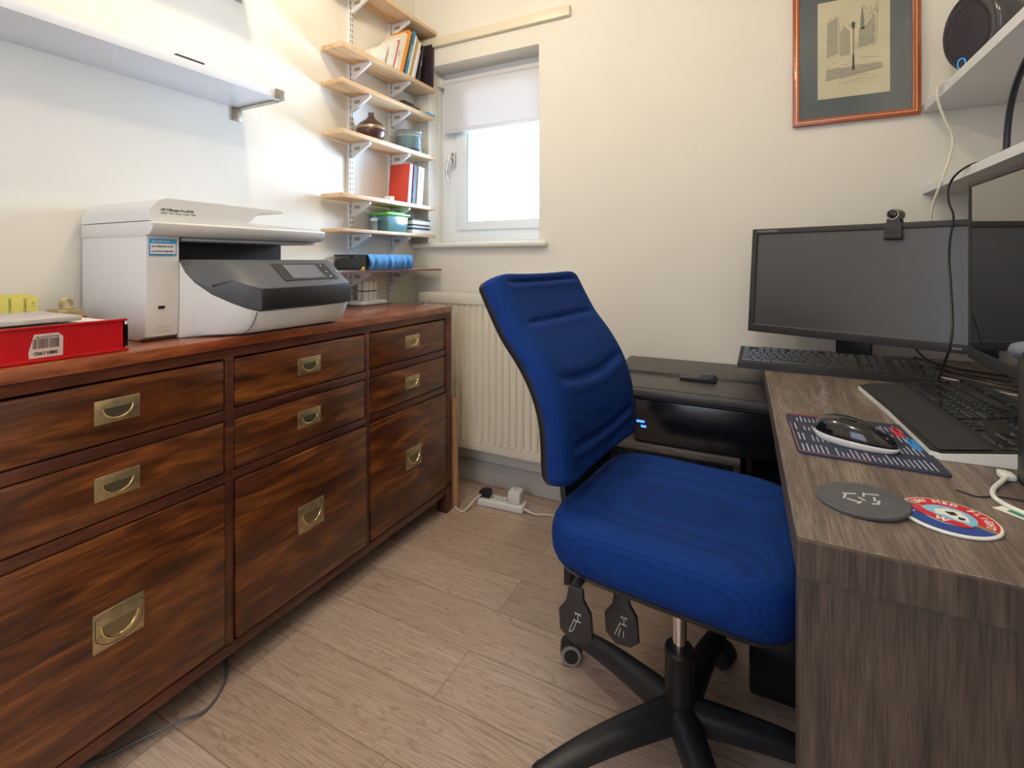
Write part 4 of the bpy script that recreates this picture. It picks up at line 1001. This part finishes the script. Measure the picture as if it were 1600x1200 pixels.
for i, chh in enumerate(word):
    a = rot0 + math.radians(168 - i * 13.0); r = .0365
    its.append((chh, .0105, frame((c2[0] + r * math.cos(a), c2[1] + r * math.sin(a), zt + .0006), (math.cos(a - PI / 2), math.sin(a - PI / 2), 0), (math.cos(a), math.sin(a), 0)), {'align': 'CENTER', 'bold': .0004}))
texts(its, M_cwhite, t, 'rim_lettering')
text('W', .012, frame((*rloc(0, -.0175), zt + .0014), (math.cos(rot0), math.sin(rot0), 0), (-math.sin(rot0), math.cos(rot0), 0)), M_cwhite, t, 'ribbon_lettering', align='CENTER', bold=.0005)
text('55', .008, frame((*rloc(-.028, -.022), zt + .0005), (math.cos(rot0), math.sin(rot0), 0), (-math.sin(rot0), math.cos(rot0), 0)), M_cwhite, t, 'number_lettering', align='CENTER')
t = thing('slate_coaster', 'plain dark grey round coaster overlapping the colourful one', 'coaster', (.115, .765, ZD + .004))
c1 = (.1125, .764); mx = Matrix.Translation((c1[0], c1[1], ZD + .0035)) @ Matrix.Rotation(-.055, 4, 'Y')
part('disc', G().lathe([(.049, -.0028), (.050, -.0018), (.050, .0010), (.049, .002)], mx, 56), M_slate, t)
g = G(); random.seed(9)
for (x, y, l, a) in [(-.012, .010, .016, .3), (-.018, .0, .014, 1.3), (-.010, -.010, .015, -.5), (.004, .012, .012, 1.4), (.0, -.002, .010, -1.0), (.012, .016, .018, .1), (.014, .002, .012, 1.5), (.017, -.006, .010, 1.3), (.013, -.012, .008, .2), (-.004, -.014, .008, 1.0)]:
    m2 = mx @ Matrix.Translation((x, y, .002)) @ Matrix.Rotation(a, 4, 'Z'); g.box(-l / 2, l / 2, -.0013, .0013, 0, .0004, 0, 1, m2)
part('scratched_print', g, M_chalk, t, smooth=False)

# ---------------------------------------------------------------- monitor one (wide, matt)
Mo = thing('wide_monitor', 'wide matt black monitor standing against the back wall', 'monitor', (.25, 1.78, ZD))
p0 = Vector((-.034, 1.872, 0)); dr = Vector((.916, -.401, 0)).normalized(); nr = Vector((dr.y, -dr.x, 0))
if nr.y > 0: nr = -nr      # towards the viewer
WD, HT = .70, .345; tilt = math.radians(6)
upm = (Vector((0, 0, 1)) * math.cos(tilt) - nr * math.sin(tilt)).normalized(); fn = dr.cross(upm).normalized()
if fn.dot(nr) < 0: fn = -fn
mx = Matrix((dr, upm, fn)).transposed().to_4x4(); mx.translation = p0 + Vector((0, 0, .812)) + nr * .018
BZ = .017
g = G().ring(0, WD, 0, HT, BZ, BZ, .024, BZ, -.012, .012, .002, mx, axis='z')
part('bezel', g, M_blackm, Mo)
part('rear_housing', G().box(.004, WD - .004, .004, HT - .004, -.03, -.010, .006, 2, mx).box(.15, WD - .15, .08, HT - .06, -.05, -.028, .01, 2, mx), M_blackm, Mo)
part('screen', G().box(BZ - .001, WD - BZ + .001, .022, HT - BZ + .001, .0, .006, 0, 1, mx), M_screen, Mo)
part('bezel_line', G().box(BZ, WD - BZ, .0235, .0262, .0105, .0124, .0005, 1, mx), mat('bezel_highlight', (.16, .15, .14), .35), Mo)
text('ProLite XUB2792HSU', .007, mx @ frame((.018, HT - .0085, .0122), (1, 0, 0), (0, 1, 0)), M_chalk, Mo, 'model_lettering')
text('ProLite', .009, mx @ frame((.513, .012, .0122), (1, 0, 0), (0, 1, 0)), M_chalk, Mo, 'logo_lettering')
sb = p0 + dr * .285 - nr * .045
part('stand', G().box(-.045, .045, -.012, .012, ZD + .008, .86, .003, 2, Matrix.Translation((sb.x, sb.y, 0)) @ Matrix.Rotation(math.atan2(dr.y, dr.x), 4, 'Z')), M_black, Mo)
part('stand_foot', G().box(-.13, .13, -.06, .09, ZD, ZD + .009, .003, 2, Matrix.Translation((sb.x, sb.y, 0)) @ Matrix.Rotation(math.atan2(dr.y, dr.x), 4, 'Z')), M_black, Mo)
# webcam on top
wt = mx @ Vector((.392, HT, 0))
t = thing('webcam', 'small black webcam clipped on top of the wide monitor', 'webcam', tuple(wt))
part('clip', G().box(.392 - .020, .392 + .020, HT - .040, HT + .0, .0125, .018, .002, 2, mx).box(.392 - .016, .392 + .016, HT - .006, HT + .012, -.02, .0175, .003, 2, mx).box(.392 - .022, .392 + .022, HT - .048, HT - .034, .0125, .024, .004, 2, mx), M_blackm, t)
hd = mx @ Vector((.392, HT + .024, .004)); ax = Vector((-.50, -.86, .02)).normalized(); fr = Matrix.Translation(hd) @ ax.to_track_quat('Z', 'Y').to_matrix().to_4x4()
part('barrel', G().lathe([(.013, -.03), (.0165, -.026), (.0165, .012), (.015, .016), (.0125, .016), (.011, .011)], fr, 28), M_steel, t)
part('lens', G().lathe([(.0125, .0125), (.011, .0145), (.004, .0165)], fr, 24), M_gloss, t)

# monitor two (glossy, side on)
t = thing('glossy_monitor', 'glossy black monitor at the right frame edge reflecting its neighbour', 'monitor', (.40, 1.09, ZD))
X2 = .386; Ya, Yb = .79, 1.365; Za, Zb = .845, 1.213
g = G().ring(Ya, Yb, Za, Zb, .010, .010, .022, .010, X2, X2 + .022, .0015, axis='x')
part('bezel', g, M_blackm, t); part('rear_housing', G().box(X2 + .012, X2 + .045, Ya + .005, Yb - .005, Za + .005, Zb - .005, .006), M_blackm, t)
part('screen', G().box(X2 + .002, X2 + .010, Ya + .009, Yb - .009, Za + .020, Zb - .009), M_mirror, t)
part('stand', G().box(X2 + .03, X2 + .06, 1.03, 1.12, ZD + .01, Za + .12, .004), M_black, t)
g = G().box(X2 + .03, X2 + .09, .95, 1.20, ZD, ZD + .012, .004)
g.prism([(X2 + .035, 1.15), (X2 + .085, 1.12), (X2 + .085, 1.44), (X2 + .045, 1.45)], ZD, ZD + .022, 'z', .004)
part('stand_foot', g, M_black, t)

# upright black device at the frame edge
t = thing('desk_microphone', 'black upright device with a rounded grey tip at the right frame edge', 'device', (.325, .920, ZD))
part('post', G().box(.3165, .338, .905, .935, ZD, .925, .003), M_black, t)
part('tip', G().lathe([(.002, -.012), (.009, -.008), (.0125, .002), (.013, .01), (.013, .05)], frame((.318, .93, .925), (0, 1, 0), (0, 0, 1)), 20), M_greyknob, t)

# ---------------------------------------------------------------- right wall shelves
def rshelf(z, lab, y1=YB - .002, th=.025, x=.459):
    t = thing('laminate_shelf', lab, 'shelf', (.59, 1.4, z))
    part('board', G().box(x + .002, XR, .75, y1, z, z + th, .001), M_shelfw, t); part('edging', G().box(x, x + .002, .75, y1, z, z + th), M_shelfw, t); return t
rshelf(1.526, 'upper grey white shelf on the right wall carrying the round speaker')
rshelf(1.264, 'lower grey white shelf on the right wall above the glossy monitor', th=.022)
# round speaker
ctr = Vector((.514, 1.80, 1.688)); ax = Vector((-.93, -.31, -.10)).normalized()
t = thing('round_speaker', 'glossy black round speaker with a dished face on the upper right shelf', 'speaker', (.56, 1.80, 1.552))
fr = Matrix.Translation(ctr) @ ax.to_track_quat('Z', 'Y').to_matrix().to_4x4()
M_spk = mat('speaker_black', (.045, .040, .050), .13, spec=.7)
part('cabinet', G().lathe([(.012, -.135), (.04, -.128), (.070, -.108), (.092, -.075), (.104, -.035), (.1065, -.012), (.104, 0), (.098, .005), (.070, .004), (.066, .003)], fr, 56), M_spk, t, sharp=60)
part('cone', G().lathe([(.067, .0035), (.060, -.010), (.040, -.026), (.016, -.034)], fr, 48), mat('cone_dark', (.045, .040, .052), .22), t, sharp=60)
part('dust_cap', G().lathe([(.018, -.034), (.015, -.024), (.008, -.019), (.001, -.018)], fr, 32), M_spk, t, sharp=60)
prt = fr @ Vector((0, 0, 0)); dn = (Vector((0, 0, -1)) - ax * Vector((0, 0, -1)).dot(ax)).normalized(); pc = ctr + dn * .076 + Vector((ax.y, -ax.x, 0)) * .036 + ax * .0045
fr2 = Matrix.Translation(pc) @ ax.to_track_quat('Z', 'Y').to_matrix().to_4x4()
part('light_ring', G().lathe([(.0150, 0), (.0152, .0018), (.0138, .0018), (.0136, 0)], fr2, 28), mat('blue_ring', (.05, .30, .75), .3, emis=((.05, .35, 1), .9)), t)
part('port', G().lathe([(.0136, .0), (.0130, .0012), (.001, .0006)], fr2, 28), M_slot, t)
part('foot', G().cyl((.570, 1.815, 1.551), (.555, 1.812, 1.60), .045, 28, r1=.03), M_spk, t)
# curved black stand on the lower shelf
pts = [(.470, 1.437, 1.287), (.470, 1.432, 1.33), (.470, 1.418, 1.375), (.470, 1.392, 1.415), (.470, 1.352, 1.448), (.470, 1.30, 1.472), (.470, 1.24, 1.485), (.470, 1.18, 1.488)]
t = thing('curved_stand', 'curved black arm rising from the lower right shelf', 'stand', (.47, 1.437, 1.287))
part('arm', G().tube(smoothpath(pts), .0062, 12), mat('navy_black', (.012, .012, .022), .35), t)
part('foot', G().box(.462, .50, 1.422, 1.448, 1.2862, 1.290, .001), M_black, t)

# ---------------------------------------------------------------- framed picture
px0, px1, pz0 = .094, .452, 1.521; pz1 = 2.03; fw = .021
t = thing('framed_picture', 'reddish wood framed street drawing on a grey mount', 'picture', ((px0 + px1) / 2, YB - .02, pz0))
part('frame', G().ring(px0, px1, pz0, pz1, fw, fw, fw, fw, YB - .020, YB - .0005, .003), M_frame, t)
e = fw * .5
part('gilt_line', G().ring(px0 + e, px1 - e, pz0 + e, pz1 - e, .002, .002, .002, .002, YB - .0212, YB - .019), M_gilt, t)
part('mount', G().box(px0 + .01, px1 - .01, YB - .008, YB - .004, pz0 + .01, pz1 - .01), M_matb, t)
ax0, ax1, az0, az1 = .170, .3735, 1.608, 1.942; AY = YB - .0084
dwg = part('drawing', G().box(ax0, ax1, AY, YB - .0079, az0, az1), M_art, t, label='pale yellowed paper drawing of a street with a lamp post')
def apt(u, v): return (ax0 + u * (ax1 - ax0), az0 + v * (az1 - az0))
def apoly(g, P, h=.0002): g.prism([apt(*p) for p in P], AY - h, AY - .00001, 'y')
def aline(g, a, b_, w_=.004, h=.0003):
    a = Vector(apt(*a)); b_ = Vector(apt(*b_)); d = (b_ - a); n = Vector((-d.y, d.x)).normalized() * w_ * .1
    g.prism([tuple(a + n), tuple(b_ + n), tuple(b_ - n), tuple(a - n)], AY - h, AY - .00001, 'y')
g = G(); apoly(g, [(.13, .42), (.29, .45), (.29, .83), (.14, .78)]); apoly(g, [(.32, .42), (.46, .42), (.46, .66), (.38, .72), (.32, .66)]); apoly(g, [(.58, .48), (.80, .50), (.80, .80), (.68, .70), (.58, .66)]); apoly(g, [(.12, .18), (.9, .24), (.9, .30), (.12, .30)])
part('wash', g, M_pencl, dwg, smooth=False)
g = G(); random.seed(4)
apoly(g, [(.60, .66), (.66, .66), (.655, .77), (.63, .92), (.605, .77)])
for i in range(90):
    u, v = random.uniform(.52, .80), random.uniform(.47, .58); aline(g, (u, v), (u + random.uniform(-.02, .02), v + random.uniform(-.012, .012)), .006)
for i in range(60):
    u, v = random.uniform(.13, .30), random.uniform(.36, .84); aline(g, (u, v), (u + random.uniform(-.004, .03), v + random.uniform(-.03, .006)), .004)
for i in range(50):
    v = random.uniform(.14, .33); u = random.uniform(.1, .75); aline(g, (u, v), (u + random.uniform(.04, .16), v + random.uniform(-.004, .012)), .004)
for i in range(30):
    u, v = random.uniform(.66, .84), random.uniform(.6, .92); aline(g, (u, v), (u + .004, v - .04), .004)
for a, b_ in (((.82, .5), (.84, .95)), ((.62, .70), (.83, .88)), ((.31, .44), (.31, .76)), ((.10, .19), (.92, .26)), ((.12, .60), (.28, .58)), ((.35, .72), (.38, .76)), ((.59, .38), (.85, .36))): aline(g, a, b_, .006)
part('pencil_strokes', g, M_penc, dwg, smooth=False)
g = G(); apoly(g, [(.488, .26), (.525, .26), (.517, .42), (.496, .42)], .0004); aline(g, (.507, .40), (.507, .68), .012, .0004)
apoly(g, [(.49, .68), (.522, .68), (.535, .735), (.506, .755), (.476, .735)], .0004); aline(g, (.44, .735), (.47, .70), .005, .0004)
part('lamp_post', g, M_pencd, dwg, smooth=False)
part('glass', G().box(px0 + .012, px1 - .012, YB - .0125, YB - .0105, pz0 + .012, pz1 - .012), M_pglass, t)

# ---------------------------------------------------------------- cables on the right
def cable(name, pts, r, m, lab, sub=6): o = part(name, G().tube(smoothpath(pts, sub), r, 8), m); return tag(o, lab, 'cable')
cable('white_flex', [(.52, 1.75, 1.556), (.470, 1.79, 1.556), (.452, 1.815, 1.553), (.448, 1.82, 1.52), (.462, 1.82, 1.46), (.482, 1.82, 1.40), (.474, 1.82, 1.34), (.452, 1.82, 1.262), (.440, 1.84, 1.20), (.436, 1.86, 1.10), (.43, 1.90, .95), (.42, 1.93, .80)], .0035, M_wcable, 'cream flex hanging from the upper right shelf behind the monitor')
cable('black_lead', [(.50, 1.575, 1.292), (.463, 1.60, 1.289), (.445, 1.655, 1.272), (.436, 1.68, 1.24), (.432, 1.66, 1.20), (.425, 1.60, 1.16), (.40, 1.53, 1.10), (.385, 1.48, 1.05), (.378, 1.44, .985), (.372, 1.41, .94), (.366, 1.385, .90), (.360, 1.38, .86), (.355, 1.40, .82), (.36, 1.46, .775), (.375, 1.55, .748)], .0026, M_black, 'thin black lead hanging from the lower right shelf in front of the monitors')
B = [([(.385, 1.925, .744), (.43, 1.82, .744), (.47, 1.74, .744), (.56, 1.68, .744)], 'black cable lying behind the keyboards, farthest from the chair'),
     ([(.415, 1.70, .744), (.455, 1.65, .744), (.50, 1.60, .744), (.58, 1.54, .744)], 'black cable lying just behind the number pad of the older keyboard'),
     ([(.425, 1.96, .744), (.46, 1.88, .744), (.50, 1.80, .744), (.62, 1.74, .744)], 'black cable lying flat below the wide monitor'),
     ([(.41, 1.93, .80), (.425, 1.88, .765), (.445, 1.78, .752), (.460, 1.69, .751), (.50, 1.62, .751), (.57, 1.59, .744)], 'black cable crossing the others behind the glossy monitor foot')]
for p, l in B: cable('desk_cable', p, .003, M_black, l)
cable('thin_pale_lead', [(.41, 1.66, .745), (.435, 1.62, .747), (.465, 1.565, .745), (.485, 1.53, .745), (.53, 1.50, .745)], .0018, M_wcable, 'thin pale lead beside the tangled black cables')
t = thing('usb_cable', 'white charging cable and plug lying on the desk', 'cable', (.29, .90, ZD))
part('plug', G().box(.299, .316, .930, .950, ZD, ZD + .009, .003).box(.302, .313, .949, .958, ZD + .002, ZD + .007, .001), M_plugw, t)
part('lead', G().tube(smoothpath([(.305, .932, ZD + .005), (.294, .914, ZD + .004), (.277, .885, ZD + .003), (.2676, .857, ZD + .003), (.270, .835, ZD + .003), (.283, .8135, ZD + .003), (.31, .785, ZD + .003), (.37, .76, ZD + .003)]), .003, 8), M_plugw, t)
t = thing('paper_tag', 'torn green and white paper tag on the desk', 'tag', (.27, .80, ZD))
part('tag', G().prism([(.256, .822), (.268, .832), (.292, .802), (.288, .790)], ZD, ZD + .0008, 'z'), M_paper, t); part('green_print', G().prism([(.268, .818), (.273, .823), (.287, .805), (.284, .798)], ZD + .0008, ZD + .0011, 'z'), mat('tag_green', (.03, .25, .12), .6), t)
cable('thin_black_wire', [(.232, .862, ZD + .001), (.25, .850, ZD + .001), (.275, .862, ZD + .001), (.32, .86, ZD + .001)], .0010, M_black, 'very thin black wire running under the white charging cable')
